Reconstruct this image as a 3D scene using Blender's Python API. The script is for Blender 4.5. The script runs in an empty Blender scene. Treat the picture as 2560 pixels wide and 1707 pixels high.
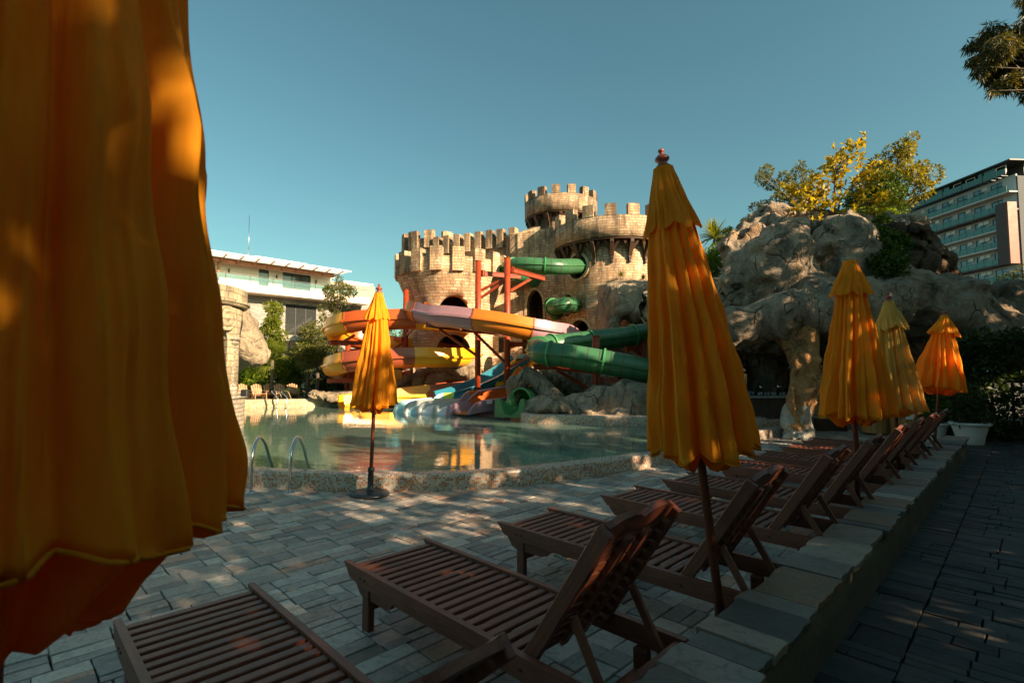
import bpy, bmesh, math, random
import numpy as np
from mathutils import Vector, Matrix
random.seed(7); RNG = np.random.default_rng(7)
SC = bpy.context.scene
COL = SC.collection
R = math.radians

# ---------------------------------------------------------------- camera
FPX, CAMH, PITCH = 1281.0, 1.55, math.atan(79/1281.0)
cam = bpy.data.cameras.new('camera'); camo = bpy.data.objects.new('camera', cam); COL.objects.link(camo)
cam.sensor_width = 36; cam.lens = 36*FPX/2560
camo.location = (0, 0, CAMH); camo.rotation_euler = (R(90)+PITCH, 0, 0)
cam.clip_start = 0.05; cam.clip_end = 2000
cam.dof.use_dof = True; cam.dof.focus_distance = 14; cam.dof.aperture_fstop = 6.3
SC.camera = camo
# ---------------------------------------------------------------- sky, sun, exposure
SUN_EL, SUN_AZ = R(25), math.atan2(-0.60, 0.80)
w = bpy.data.worlds.new('World'); SC.world = w; w.use_nodes = True
nt = w.node_tree; bg = nt.nodes['Background']
sky = nt.nodes.new('ShaderNodeTexSky'); sky.sky_type = 'NISHITA'; sky.sun_disc = False
sky.sun_elevation = SUN_EL; sky.sun_rotation = math.pi/2 - SUN_AZ
sky.air_density = 1.0; sky.dust_density = 1.6; sky.ozone_density = 1.0; sky.altitude = 0
tint = nt.nodes.new('ShaderNodeMix'); tint.data_type = 'RGBA'; tint.blend_type = 'MULTIPLY'
tint.inputs['Factor'].default_value = 1
SKY_TINT = (0.60, 0.90, 0.71, 1)
tint.inputs[7].default_value = SKY_TINT
nt.links.new(sky.outputs[0], tint.inputs[6]); nt.links.new(tint.outputs[2], bg.inputs[0])
bg.inputs[1].default_value = 0.063
sd = bpy.data.lights.new('sun', 'SUN'); so = bpy.data.objects.new('sun', sd); COL.objects.link(so)
sd.energy = 5.0; sd.angle = R(0.5); sd.color = (1.0, 0.76, 0.50)
SDIR = Vector((math.cos(SUN_AZ)*math.cos(SUN_EL), math.sin(SUN_AZ)*math.cos(SUN_EL), math.sin(SUN_EL)))
so.rotation_euler = SDIR.to_track_quat('Z', 'Y').to_euler()
so.location = (30, -22, 30)
SC.view_settings.view_transform = 'Standard'; SC.view_settings.look = 'None'
SC.view_settings.exposure = 1.5; SC.view_settings.gamma = 1
SC.cycles.use_denoising = True
SC.cycles.max_bounces = 8; SC.cycles.transparent_max_bounces = 12
SC.cycles.sample_clamp_indirect = 6
SC.cycles.caustics_reflective = False; SC.cycles.caustics_refractive = False

# ---------------------------------------------------------------- measuring helpers (2560 px photograph coordinates)
CP, SP = math.cos(PITCH), math.sin(PITCH)
def ray(u, v):
    x = (u-1280)/FPX; z = -(v-853.5)/FPX
    return Vector((x, CP-SP*z, SP+CP*z))
def at(u, v, Y):
    r = ray(u, v); return r*(Y/r.y)+Vector((0, 0, CAMH))
def gz(u, v, z=0):
    r = ray(u, v); return r*((z-CAMH)/r.z)+Vector((0, 0, CAMH))
Q = 1/math.sqrt(2)
def ap(a, p, z=0): return Vector(((a-p)*Q, (a+p)*Q, z))   # a: along the low wall, p: towards the pool
ROT_A = math.pi/4

# ---------------------------------------------------------------- object helpers
def tag(o, label=None, cat=None, group=None, kind=None):
    if label: o['label'] = label
    if cat: o['category'] = cat
    if group: o['group'] = group
    if kind: o['kind'] = kind
    return o
def empty(name, loc=(0, 0, 0), rz=0, label=None, cat=None, group=None):
    o = bpy.data.objects.new(name, None); COL.objects.link(o)
    o.location = loc; o.rotation_euler = (0, 0, rz); o.empty_display_size = .2
    return tag(o, label, cat, group)
def link(name, me, mat=None, parent=None):
    if mat is not None: me.materials.append(mat)
    o = bpy.data.objects.new(name, me); COL.objects.link(o)
    if parent: o.parent = parent
    return o
def arr_mesh(name, V, F, smooth=False, uv=None, col=None):
    """V Nx3, F Mxk arrays; uv per vertex, col per face"""
    V = np.asarray(V, np.float32); F = np.asarray(F, np.int32)
    me = bpy.data.meshes.new(name); k = F.shape[1]
    me.vertices.add(len(V)); me.vertices.foreach_set('co', V.ravel())
    me.loops.add(F.size); me.loops.foreach_set('vertex_index', F.ravel())
    me.polygons.add(len(F)); me.polygons.foreach_set('loop_start', np.arange(0, F.size, k, dtype=np.int32))
    me.polygons.foreach_set('loop_total', np.full(len(F), k, np.int32))
    if smooth: me.polygons.foreach_set('use_smooth', np.ones(len(F), bool))
    if uv is not None:
        l = me.uv_layers.new(name='UVMap'); l.data.foreach_set('uv', np.asarray(uv, np.float32)[F.ravel()].ravel())
    if col is not None:
        c = me.attributes.new('tone', 'FLOAT', 'FACE'); c.data.foreach_set('value', np.asarray(col, np.float32))
    me.update(); me.validate(); return me

class MB:
    """collects shapes into one mesh"""
    def __init__(s): s.v = []; s.f = []; s.uv = []; s.sm = []; s.tone = []; s.t = 0.5
    def add(s, vs, fs, uv=None, smooth=False):
        n = len(s.v); s.v += [tuple(x) for x in vs]
        s.uv += [tuple(x) for x in (uv if uv is not None else [(x[0], x[2]) for x in vs])]
        s.f += [tuple(i+n for i in f) for f in fs]; s.sm += [smooth]*len(fs); s.tone += [s.t]*len(fs)
        return s
    def box(s, c, size, M=None, bev=0.0):
        hx, hy, hz = size[0]/2, size[1]/2, size[2]/2
        if bev <= 0:
            vs = [Vector((x*hx, y*hy, z*hz)) for z in (-1, 1) for y in (-1, 1) for x in (-1, 1)]
            fs = [(0, 2, 3, 1), (4, 5, 7, 6), (0, 1, 5, 4), (2, 6, 7, 3), (1, 3, 7, 5), (0, 4, 6, 2)]
        else:
            b = min(bev, hx*.9, hy*.9, hz*.9); vs = []; idx = {}
            for z in (-1, 1):
                for y in (-1, 1):
                    for x in (-1, 1):
                        for k in range(3):
                            q = [x*(hx-b), y*(hy-b), z*(hz-b)]
                            q[k] += (x, y, z)[k]*b
                            idx[(x, y, z, k)] = len(vs); vs.append(Vector(q))
            fs = []
            for k in range(3):
                o = [i for i in range(3) if i != k]
                for sg in (-1, 1):
                    f = []
                    for a_, b_ in ((-1, -1), (1, -1), (1, 1), (-1, 1)):
                        key = [0, 0, 0]; key[k] = sg; key[o[0]] = a_; key[o[1]] = b_
                        f.append(idx[(*key, k)])
                    if sg*(1 if k != 1 else -1) < 0: f = f[::-1]
                    fs.append(tuple(f))
            for k in range(3):      # edge strips along axis k
                o = [i for i in range(3) if i != k]
                for a_ in (-1, 1):
                    for b_ in (-1, 1):
                        def g(e, w_):
                            key = [0, 0, 0]; key[k] = e; key[o[0]] = a_; key[o[1]] = b_; return idx[(*key, w_)]
                        fs.append((g(-1, o[0]), g(1, o[0]), g(1, o[1]), g(-1, o[1])))
            for z in (-1, 1):
                for y in (-1, 1):
                    for x in (-1, 1): fs.append(tuple(idx[(x, y, z, k)] for k in range(3)))
        uv = [(v_.x+v_.y, v_.z) for v_ in vs]
        if M is not None: vs = [M @ v_ for v_ in vs]
        c = Vector(c); return s.add([v_+c for v_ in vs], fs, uv)
    def beam(s, p0, p1, w_, h_, up=(0, 0, 1), bev=0.0):
        p0, p1 = Vector(p0), Vector(p1); d = p1-p0; L = d.length; d.normalize()
        up = Vector(up); sx = up.cross(d)
        if sx.length < 1e-4: sx = Vector((1, 0, 0)).cross(d)
        sx.normalize(); u_ = d.cross(sx)
        M = Matrix((( d.x, sx.x, u_.x), (d.y, sx.y, u_.y), (d.z, sx.z, u_.z)))
        return s.box((p0+p1)/2, (L, w_, h_), M, bev)
    def tube(s, pts, r, seg=8, caps=True, smooth=True, twist=0):
        pts = [Vector(p) for p in pts]; n = len(pts)
        rr = r if isinstance(r, (list, tuple)) else [r]*n
        vs = []; uv = []; L = 0; ref = None
        for i, p in enumerate(pts):
            t = (pts[min(i+1, n-1)]-pts[max(i-1, 0)]).normalized()
            if ref is None:
                ref = t.cross(Vector((0, 0, 1)))
                if ref.length < .05: ref = t.cross(Vector((0, 1, 0)))
            ref = (ref-t*ref.dot(t)).normalized(); b = t.cross(ref)
            if i: L += (p-pts[i-1]).length
            for k in range(seg):
                a_ = 2*math.pi*k/seg
                vs.append(p+(ref*math.cos(a_)+b*math.sin(a_))*rr[i]); uv.append((k/seg*2*math.pi*rr[i], L))
        fs = [(i*seg+k, i*seg+(k+1) % seg, (i+1)*seg+(k+1) % seg, (i+1)*seg+k) for i in range(n-1) for k in range(seg)]
        s.add(vs, fs, uv, smooth)
        if caps:
            m = len(s.v)-len(vs)
            s.f += [tuple(m+k for k in range(seg))[::-1], tuple(m+(n-1)*seg+k for k in range(seg))]
            s.sm += [False]*2; s.tone += [s.t]*2
        return s
    def lathe(s, prof, c=(0, 0, 0), seg=24, smooth=True, closed=False, uvr=None):
        c = Vector(c); vs = []; uv = []; L = 0
        n = len(prof)
        for i, (r_, z_) in enumerate(prof):
            if i: L += math.hypot(prof[i][0]-prof[i-1][0], prof[i][1]-prof[i-1][1])
            for k in range(seg+1):
                a_ = 2*math.pi*k/seg; vs.append(c+Vector((r_*math.cos(a_), r_*math.sin(a_), z_)))
                uv.append((a_*(uvr or max(p[0] for p in prof)), z_))
        m = seg+1; fs = []
        for i in range(n if closed else n-1):
            j = (i+1) % n
            for k in range(seg): fs.append((i*m+k, i*m+k+1, j*m+k+1, j*m+k))
        return s.add(vs, fs, uv, smooth)
    def disc(s, c, r, seg=24, up=1):
        c = Vector(c); vs = [c+Vector((r*math.cos(2*math.pi*k/seg), r*math.sin(2*math.pi*k/seg), 0)) for k in range(seg)]
        return s.add(vs, [tuple(range(seg)) if up > 0 else tuple(range(seg))[::-1]], [(v_.x, v_.y) for v_ in vs])
    def build(s, name, mat=None, parent=None, weld=False):
        me = bpy.data.meshes.new(name); me.from_pydata(s.v, [], s.f)
        me.polygons.foreach_set('use_smooth', s.sm)
        l = me.uv_layers.new(name='UVMap')
        li = np.zeros(len(me.loops), np.int32); me.loops.foreach_get('vertex_index', li)
        l.data.foreach_set('uv', np.asarray(s.uv, np.float32)[li].ravel())
        c = me.attributes.new('tone', 'FLOAT', 'FACE'); c.data.foreach_set('value', np.asarray(s.tone, np.float32))
        if weld:
            bm = bmesh.new(); bm.from_mesh(me); bmesh.ops.remove_doubles(bm, verts=bm.verts, dist=1e-4)
            bmesh.ops.recalc_face_normals(bm, faces=bm.faces); bm.to_mesh(me); bm.free()
        me.update(); return link(name, me, mat, parent)

def spline(P, n=8):
    P = [Vector(p) for p in P]; out = []
    for i in range(len(P)-1):
        p0 = P[i-1] if i else P[0]*2-P[1]; p1, p2 = P[i], P[i+1]; p3 = P[i+2] if i+2 < len(P) else P[-1]*2-P[-2]
        for k in range(n):
            t = k/n
            out.append(.5*((2*p1)+(p2-p0)*t+(2*p0-5*p1+4*p2-p3)*t*t+(3*p1-p0-3*p2+p3)*t**3))
    out.append(P[-1]); return out

# ---------------------------------------------------------------- noise and implicit rock
LAT = RNG.random((64, 64, 64)).astype(np.float32)
def vnoise(X, Y, Z):
    xi = np.floor(X).astype(np.int32); yi = np.floor(Y).astype(np.int32); zi = np.floor(Z).astype(np.int32)
    fx = X-xi; fy = Y-yi; fz = Z-zi
    fx = fx*fx*(3-2*fx); fy = fy*fy*(3-2*fy); fz = fz*fz*(3-2*fz)
    xi &= 63; yi &= 63; zi &= 63; x1 = (xi+1) & 63; y1 = (yi+1) & 63; z1 = (zi+1) & 63
    def L(a, b, c): return LAT[a, b, c]
    c00 = L(xi, yi, zi)*(1-fx)+L(x1, yi, zi)*fx; c10 = L(xi, y1, zi)*(1-fx)+L(x1, y1, zi)*fx
    c01 = L(xi, yi, z1)*(1-fx)+L(x1, yi, z1)*fx; c11 = L(xi, y1, z1)*(1-fx)+L(x1, y1, z1)*fx
    return (c00*(1-fy)+c10*fy)*(1-fz)+(c01*(1-fy)+c11*fy)*fz
def sdf_blobs(X, Y, Z, blobs, k=.35):
    """blobs: (centre, radii) ellipsoids or ('cap', p0, p1, r0, r1); polynomial smooth union"""
    d = np.full(X.shape, 9., np.float32)
    for b in blobs:
        if b[0] == 'cap':
            p0, p1, r0, r1 = Vector(b[1]), Vector(b[2]), b[3], b[4]; e = p1-p0; L2 = e.dot(e)
            t = np.clip(((X-p0.x)*e.x+(Y-p0.y)*e.y+(Z-p0.z)*e.z)/L2, 0, 1)
            q = np.sqrt((X-p0.x-t*e.x)**2+(Y-p0.y-t*e.y)**2+(Z-p0.z-t*e.z)**2)-(r0+(r1-r0)*t)
        else:
            c, r = b[0], b[1]
            if not isinstance(r, (tuple, list)): r = (r, r, r)
            q = (np.sqrt(((X-c[0])/r[0])**2+((Y-c[1])/r[1])**2+((Z-c[2])/r[2])**2)-1)*min(r)
        h = np.clip(.5+.5*(q-d)/k, 0, 1); d = q*(1-h)+d*h-k*h*(1-h)
    return d
def worley(x, y, z, seed=0):
    """distance to the two nearest feature points and the id-noise of the nearest"""
    xi, yi, zi = np.floor(x).astype(np.int32), np.floor(y).astype(np.int32), np.floor(z).astype(np.int32)
    f1 = np.full(x.shape, 9., np.float32); f2 = f1.copy(); idn = np.zeros(x.shape, np.float32)
    for i in (-1, 0, 1):
        for j in (-1, 0, 1):
            for k in (-1, 0, 1):
                a_, b_, c_ = xi+i, yi+j, zi+k; A, B_, C = (a_+seed) & 63, b_ & 63, c_ & 63
                dx = a_+LAT[A, B_, C]-x; dy = b_+LAT[B_, C, A]-y; dz = c_+LAT[C, A, B_]-z; d = np.sqrt(dx*dx+dy*dy+dz*dz)
                m = d < f1; f2 = np.where(m, f1, np.minimum(f2, d)); idn = np.where(m, LAT[(A+7) & 63, B_, (C+3) & 63], idn); f1 = np.where(m, d, f1)
    return f1, f2, idn
def surface_nets(D, org, h):
    S = D < 0; nx, ny, nz = D.shape
    c = [(i, j, k) for i in (0, 1) for j in (0, 1) for k in (0, 1)]
    sl = lambda o, A: A[o[0]:nx-1+o[0], o[1]:ny-1+o[1], o[2]:nz-1+o[2]]
    cnt = sum(sl(o, S).astype(np.int8) for o in c); act = (cnt > 0) & (cnt < 8)
    ids = -np.ones(act.shape, np.int32); I = np.argwhere(act); ids[act] = np.arange(len(I))
    P = np.zeros((len(I), 3)); N = np.zeros(len(I))
    for a_ in range(8):
        for b_ in range(a_+1, 8):
            oa, ob = np.array(c[a_]), np.array(c[b_])
            if abs(oa-ob).sum() != 1: continue
            ia, ib = I+oa, I+ob
            da, db = D[ia[:, 0], ia[:, 1], ia[:, 2]], D[ib[:, 0], ib[:, 1], ib[:, 2]]
            m = (da < 0) != (db < 0); t = da[m]/(da[m]-db[m])
            P[m] += ia[m]+(ib[m]-ia[m])*t[:, None]; N[m] += 1
    V = P/N[:, None]*h+np.array(org); F = []
    for ax in range(3):
        o = [0, 0, 0]; o[ax] = 1
        A = S[:nx-o[0], :ny-o[1], :nz-o[2]]; B = S[o[0]:, o[1]:, o[2]:]
        E = np.argwhere(A != B); u_, v_ = [(1, 2), (2, 0), (0, 1)][ax]
        ok = (E[:, u_] > 0) & (E[:, v_] > 0) & (E[:, u_] < D.shape[u_]-1) & (E[:, v_] < D.shape[v_]-1)
        E = E[ok]; inside = A[E[:, 0], E[:, 1], E[:, 2]]
        def g(du, dv):
            q = E.copy(); q[:, u_] -= du; q[:, v_] -= dv; return ids[q[:, 0], q[:, 1], q[:, 2]]
        f = np.stack([g(1, 1), g(0, 1), g(0, 0), g(1, 0)], 1)
        f[~inside] = f[~inside][:, ::-1]; F.append(f)
    F = np.concatenate(F); F = F[(F >= 0).all(1)]
    return V, F
def rock_mesh(name, blobs, cuts=(), h=.12, k=.35, amp=.22, freq=.9, fine=.05, margin=.5, zmin=None, seed=0, box=None, ridge=.5, cell=.7, carve=.12):
    lo = np.array([1e9]*3); hi = -lo
    for b in blobs:
        if b[0] == 'cap':
            for p, r in ((b[1], b[3]), (b[2], b[4])):
                lo = np.minimum(lo, np.array(p)-r); hi = np.maximum(hi, np.array(p)+r)
        else:
            r = np.array(b[1] if isinstance(b[1], (tuple, list)) else [b[1]]*3)
            lo = np.minimum(lo, np.array(b[0])-r); hi = np.maximum(hi, np.array(b[0])+r)
    lo -= margin; hi += margin
    if zmin is not None: lo[2] = zmin
    n = np.ceil((hi-lo)/h).astype(int)+1
    X, Y, Z = np.meshgrid(*[np.arange(n[i], dtype=np.float32)*h+lo[i] for i in range(3)], indexing='ij')
    s_ = seed*7.3
    wx = (vnoise(X*.7+s_, Y*.7, Z*.7)-.5)*.8; wz = (vnoise(X*.7, Y*.7+31+s_, Z*.7)-.5)*.8
    D = sdf_blobs(X+wx*.6, Y+wz*.4, Z+wz*.6, blobs, k)
    near = np.abs(D) < 1.0
    x, y, z = X[near], Y[near], Z[near]
    a1 = vnoise(x*freq+s_, y*freq, z*freq)-.5
    a2 = 1-2*np.abs(vnoise(x*freq*1.9+9+s_+a1*2, y*freq*1.9, z*freq*1.1+a1)-.5)     # ridges and folds
    a3 = vnoise(x*freq*4+3, y*freq*4+s_, z*freq*4)-.5
    a4 = vnoise(x*freq*9+3, y*freq*9+s_, z*freq*9)-.5
    f1, f2, idn = worley(x*cell+a1*.9, y*cell+a1*.6, z*cell*.72+a3*.35, int(seed)*5+1)
    cre = np.clip(.11-(f2-f1), 0, .11)
    D[near] += (cre*carve*5.0-(idn-.5)*carve*.8).astype(np.float32)
    D[near] += (a1*1.5*amp-(np.clip(a2,.25,1)-.6)*amp*ridge*1.5+a3*amp*.30+a4*fine).astype(np.float32)
    for cfun in cuts: D = np.maximum(D, -cfun(X+wx*.3, Y+wz*.3, Z+wx*.3))
    V, F = surface_nets(D, lo, h)
    return arr_mesh(name, V, F, smooth=True)

# ---------------------------------------------------------------- materials
class NT:
    def __init__(s, name):
        s.m = bpy.data.materials.new(name); s.m.use_nodes = True; s.t = s.m.node_tree
        s.b = s.t.nodes['Principled BSDF']; s.out = s.t.nodes['Material Output']
    def n(s, typ, **kw):
        o = s.t.nodes.new('ShaderNode'+typ)
        for k, v in kw.items():
            if k.startswith('_'): setattr(o, k[1:], v)
        for k, v in kw.items():
            if not k.startswith('_'):
                key = int(k[1:]) if k[0] == 'i' and k[1:].isdigit() else k.replace('0', ' ')
                if isinstance(v, bpy.types.NodeSocket): s.t.links.new(v, o.inputs[key])
                else: o.inputs[key].default_value = v
        return o
    def set(s, **kw):
        for k, v in kw.items():
            key = k.replace('_', ' ')
            if isinstance(v, bpy.types.NodeSocket): s.t.links.new(v, s.b.inputs[key])
            else: s.b.inputs[key].default_value = v
    def ramp(s, fac, stops, interp='LINEAR'):
        r = s.n('ValToRGB', Fac=fac); cr = r.color_ramp; cr.interpolation = interp
        while len(cr.elements) < len(stops): cr.elements.new(.5)
        for e, (p, c) in zip(cr.elements, stops): e.position = p; e.color = (*c, 1) if len(c) == 3 else c
        return r.outputs[0]
    def mix(s, fac, a, b, mode='MIX'):
        m = s.n('Mix', _data_type='RGBA', _blend_type=mode)
        for i, v in ((0, fac), (6, a), (7, b)):
            if isinstance(v, bpy.types.NodeSocket): s.t.links.new(v, m.inputs[i])
            elif i == 0: m.inputs[0].default_value = v
            else: m.inputs[i].default_value = (*v, 1) if len(v) == 3 else v
        return m.outputs[2]
    def math(s, op, a, b=0.0, c=0.0):
        m = s.n('Math', _operation=op)
        for i, v in enumerate((a, b, c)):
            if isinstance(v, bpy.types.NodeSocket): s.t.links.new(v, m.inputs[i])
            else: m.inputs[i].default_value = v
        return m.outputs[0]
    def noise(s, vec, scale, detail=4, rough=.55, dist=0.0, out=0):
        return s.n('TexNoise', Vector=vec, Scale=scale, Detail=detail, Roughness=rough, Distortion=dist).outputs[out]
    def bump(s, h, strength=.5, dist=.02, normal=None):
        b = s.n('Bump', Height=h, Strength=strength, Distance=dist)
        if normal is not None: s.t.links.new(normal, b.inputs['Normal'])
        return b.outputs[0]
    def obj(s): return s.n('TexCoord').outputs['Object']
    def uv(s): return s.n('TexCoord').outputs['UV']
    def world(s): return s.n('NewGeometry').outputs['Position']
    def tone(s): return s.n('Attribute', _attribute_name='tone').outputs['Fac']
    def isl(s): return s.n('NewGeometry').outputs['Random Per Island']

def mat_plain(name, col, rough=.5, var=.12, scale=6, bump=0.0, metal=0.0, coat=0.0, bscale=40):
    s = NT(name); p = s.world()
    n = s.noise(p, scale, 4)
    dark = tuple(c*(1-var) for c in col); lite = tuple(min(1, c*(1+var)) for c in col)
    s.set(Base_Color=s.ramp(n, [(.3, dark), (.7, lite)]), Metallic=metal, Coat_Weight=coat)
    s.set(Roughness=s.math('ADD', s.math('MULTIPLY', s.noise(p, scale*2.3, 3), .2), rough-.1))
    if bump: s.set(Normal=s.bump(s.noise(p, bscale, 3), bump, .01))
    return s.m
def mat_stone_block(name, c1, c2, c3, bw=.31, rh=.135, mortar=(.12, .09, .06), stain=.6, bump=.9, top=None):
    s = NT(name); uv = s.uv(); p = s.world()
    wob = s.n('VectorMath', _operation='SCALE', i0=s.n('VectorMath', _operation='SUBTRACT', i0=s.noise(uv, 2.2, 2, out=1), i1=(.5, .5, .5)).outputs[0], Scale=.11).outputs[0]
    v2 = s.n('VectorMath', _operation='ADD', i0=uv, i1=wob).outputs[0]
    br = s.n('TexBrick', Vector=v2, Color1=(0, 0, 0, 1), Color2=(1, 1, 1, 1), Mortar=(.5, .5, .5, 1), Scale=1.0, _offset=.5, _squash=.62, _squash_frequency=3)
    br.inputs['Brick Width'].default_value = bw; br.inputs['Row Height'].default_value = rh
    br.inputs['Mortar Size'].default_value = .011; br.inputs['Mortar Smooth'].default_value = .3
    rnd = s.n('SeparateColor', Color=br.outputs['Color']).outputs[0]
    base = s.ramp(rnd, [(0, c1), (.35, c2), (.6, c2), (.8, c3), (1, c1)])
    base = s.mix(.55, base, s.ramp(s.noise(p, 9, 5, .65), [(.28, (.5, .44, .38)), (.5, (.82, .79, .76)), (.72, (1, 1, 1))]), 'MULTIPLY')
    # weathering: dark lichen in vertical streaks, thickest near the parapets
    st = s.n('Mapping', Vector=p, Scale=(2.2, 2.2, .35)).outputs[0]
    streak = s.noise(st, 1.3, 6, .7)
    blot = s.noise(p, .55, 5, .6)
    z = s.n('SeparateXYZ', Vector=p).outputs[2]
    k = s.math('MULTIPLY', streak, s.math('ADD', blot, .45))
    if top is not None:
        hgt = s.n('MapRange', Value=z, i1=top[0], i2=top[1], i3=0.0, i4=.22).outputs[0]
        k = s.math('ADD', k, hgt)
    m = s.n('MapRange', Value=k, i1=.5, i2=.78, i3=0.0, i4=stain).outputs[0]
    base = s.mix(m, base, (.045, .036, .028))
    base = s.mix(s.math('MULTIPLY', br.outputs['Fac'], .5), base, mortar)
    h = s.math('ADD', s.math('MULTIPLY', br.outputs['Fac'], -1.0), s.math('ADD', s.math('MULTIPLY', rnd, .5), s.math('MULTIPLY', s.noise(p, 14, 5, .7), .9)))
    s.set(Base_Color=base, Roughness=.9, Normal=s.bump(h, bump, .03)); return s.m
def mat_rock(name, base, dark, warm, crack=.6, scale=1.0, bump=1.0):
    s = NT(name); p = s.world()
    q = s.n('VectorMath', _operation='ADD', i0=p, i1=s.n('VectorMath', _operation='SCALE', i0=s.noise(p, .9*scale, 3, out=1), Scale=.9).outputs[0]).outputs[0]
    col = s.ramp(s.noise(p, .8*scale, 6, .62), [(.3, warm), (.48, base), (.62, tuple(min(1, c*1.25) for c in base)), (.8, warm)])
    st = s.n('Mapping', Vector=q, Scale=(1.6, 1.6, .45)).outputs[0]
    col = s.mix(s.ramp(s.noise(st, 1.5*scale, 6, .68), [(.46, (0, 0, 0)), (.68, (.85,)*3)]), col, dark)
    col = s.mix(.5, col, s.ramp(s.noise(p, 13, 6, .7), [(.3, (.4,)*3), (.65, (1.0,)*3)]), 'MULTIPLY')
    vo = s.n('TexVoronoi', Vector=s.n('Mapping', Vector=q, Rotation=(.4, .5, .2), Scale=(1.15, 1.5, .62)).outputs[0], Scale=1.15*scale, _feature='DISTANCE_TO_EDGE').outputs['Distance']
    cr = s.n('MapRange', Value=vo, i1=0.0, i2=.022, i3=1.0, i4=0.0).outputs[0]
    cr = s.math('MULTIPLY', cr, s.n('MapRange', Value=s.noise(p, 1.7, 3), i1=.42, i2=.6, i3=0.0, i4=crack).outputs[0])
    col = s.mix(cr, col, (.02, .016, .012))
    h = s.math('ADD', s.math('MULTIPLY', s.noise(q, 2.6*scale, 8, .68), 2.2), s.math('MULTIPLY', s.noise(p, 22, 5, .7), .22))
    h = s.math('SUBTRACT', h, s.math('MULTIPLY', cr, .7))
    s.set(Base_Color=col, Roughness=.92, Normal=s.bump(h, bump, .11)); return s.m
def mat_leaf(name, c1, c2, trans=.45, rough=.5):
    s = NT(name); r = s.isl()
    col = s.ramp(r, [(0, c1), (.55, tuple((a+b)/2 for a, b in zip(c1, c2))), (1, c2)])
    col = s.mix(.5, col, s.ramp(s.noise(s.world(), 1.6, 3), [(.3, (.45, .5, .45)), (.65, (1.1, 1.1, 1.0))]), 'MULTIPLY')
    s.set(Base_Color=col, Roughness=rough, Specular_IOR_Level=.3)
    tr = s.n('BsdfTranslucent', Color=s.mix(1, col, (1.25, 1.15, .45), 'MULTIPLY'))
    mx = s.n('MixShader', Fac=trans, i1=s.b.outputs[0], i2=tr.outputs[0])
    s.t.links.new(mx.outputs[0], s.out.inputs[0]); return s.m
def mat_wood(name, c1, c2, rough=.55, along='UV', spec=.5):
    s = NT(name); p = s.obj()
    g = s.n('Mapping', Vector=s.uv() if along == 'UV' else p, Scale=(3, 40, 40) if along != 'UV' else (4, 60, 1)).outputs[0]
    n = s.noise(g, 1.4, 5, .6, .6); isl = s.isl()
    col = s.ramp(n, [(.25, c1), (.7, c2)])
    col = s.mix(.6, col, s.ramp(isl, [(0, (.55, .5, .5)), (1, (1.25, 1.15, 1.1))]), 'MULTIPLY')
    col = s.mix(.5, col, s.ramp(s.noise(s.world(), 7, 4, .6), [(.3, (.5,)*3), (.7, (1.1,)*3)]), 'MULTIPLY')
    s.set(Base_Color=col, Roughness=rough, Specular_IOR_Level=spec, Normal=s.bump(s.math('ADD', n, s.noise(s.world(), 60, 3)), .35, .004)); return s.m
def mat_mosaic(name, stops, tile=.027, grout=(.42, .4, .36), rough=.25, use='UV'):
    s = NT(name); uv = s.uv() if use == 'UV' else s.world()
    v = s.n('VectorMath', _operation='SCALE', i0=uv, Scale=1/tile).outputs[0]
    fl = s.n('VectorMath', _operation='FLOOR', i0=v).outputs[0]; fr = s.n('VectorMath', _operation='FRACTION', i0=v).outputs[0]
    wn = s.n('TexWhiteNoise', Vector=fl, _noise_dimensions='3D').outputs['Value']
    col = s.ramp(wn, stops, 'CONSTANT')
    col = s.mix(.35, col, s.ramp(s.noise(s.world(), 3, 4), [(.3, (.6,)*3), (.7, (1.1,)*3)]), 'MULTIPLY')
    x = s.n('SeparateXYZ', Vector=fr); ex = s.math('MULTIPLY', s.math('ABSOLUTE', s.math('SUBTRACT', x.outputs[0], .5)), 2); ey = s.math('MULTIPLY', s.math('ABSOLUTE', s.math('SUBTRACT', x.outputs[1], .5)), 2)
    g = s.n('MapRange', Value=s.math('MAXIMUM', ex, ey), i1=.84, i2=.9, i3=0.0, i4=1.0).outputs[0]
    col = s.mix(g, col, grout)
    s.set(Base_Color=col, Roughness=s.math('ADD', s.math('MULTIPLY', g, .5), rough), Normal=s.bump(s.math('SUBTRACT', s.math('MULTIPLY', wn, .3), g), .5, .003)); return s.m

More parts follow.
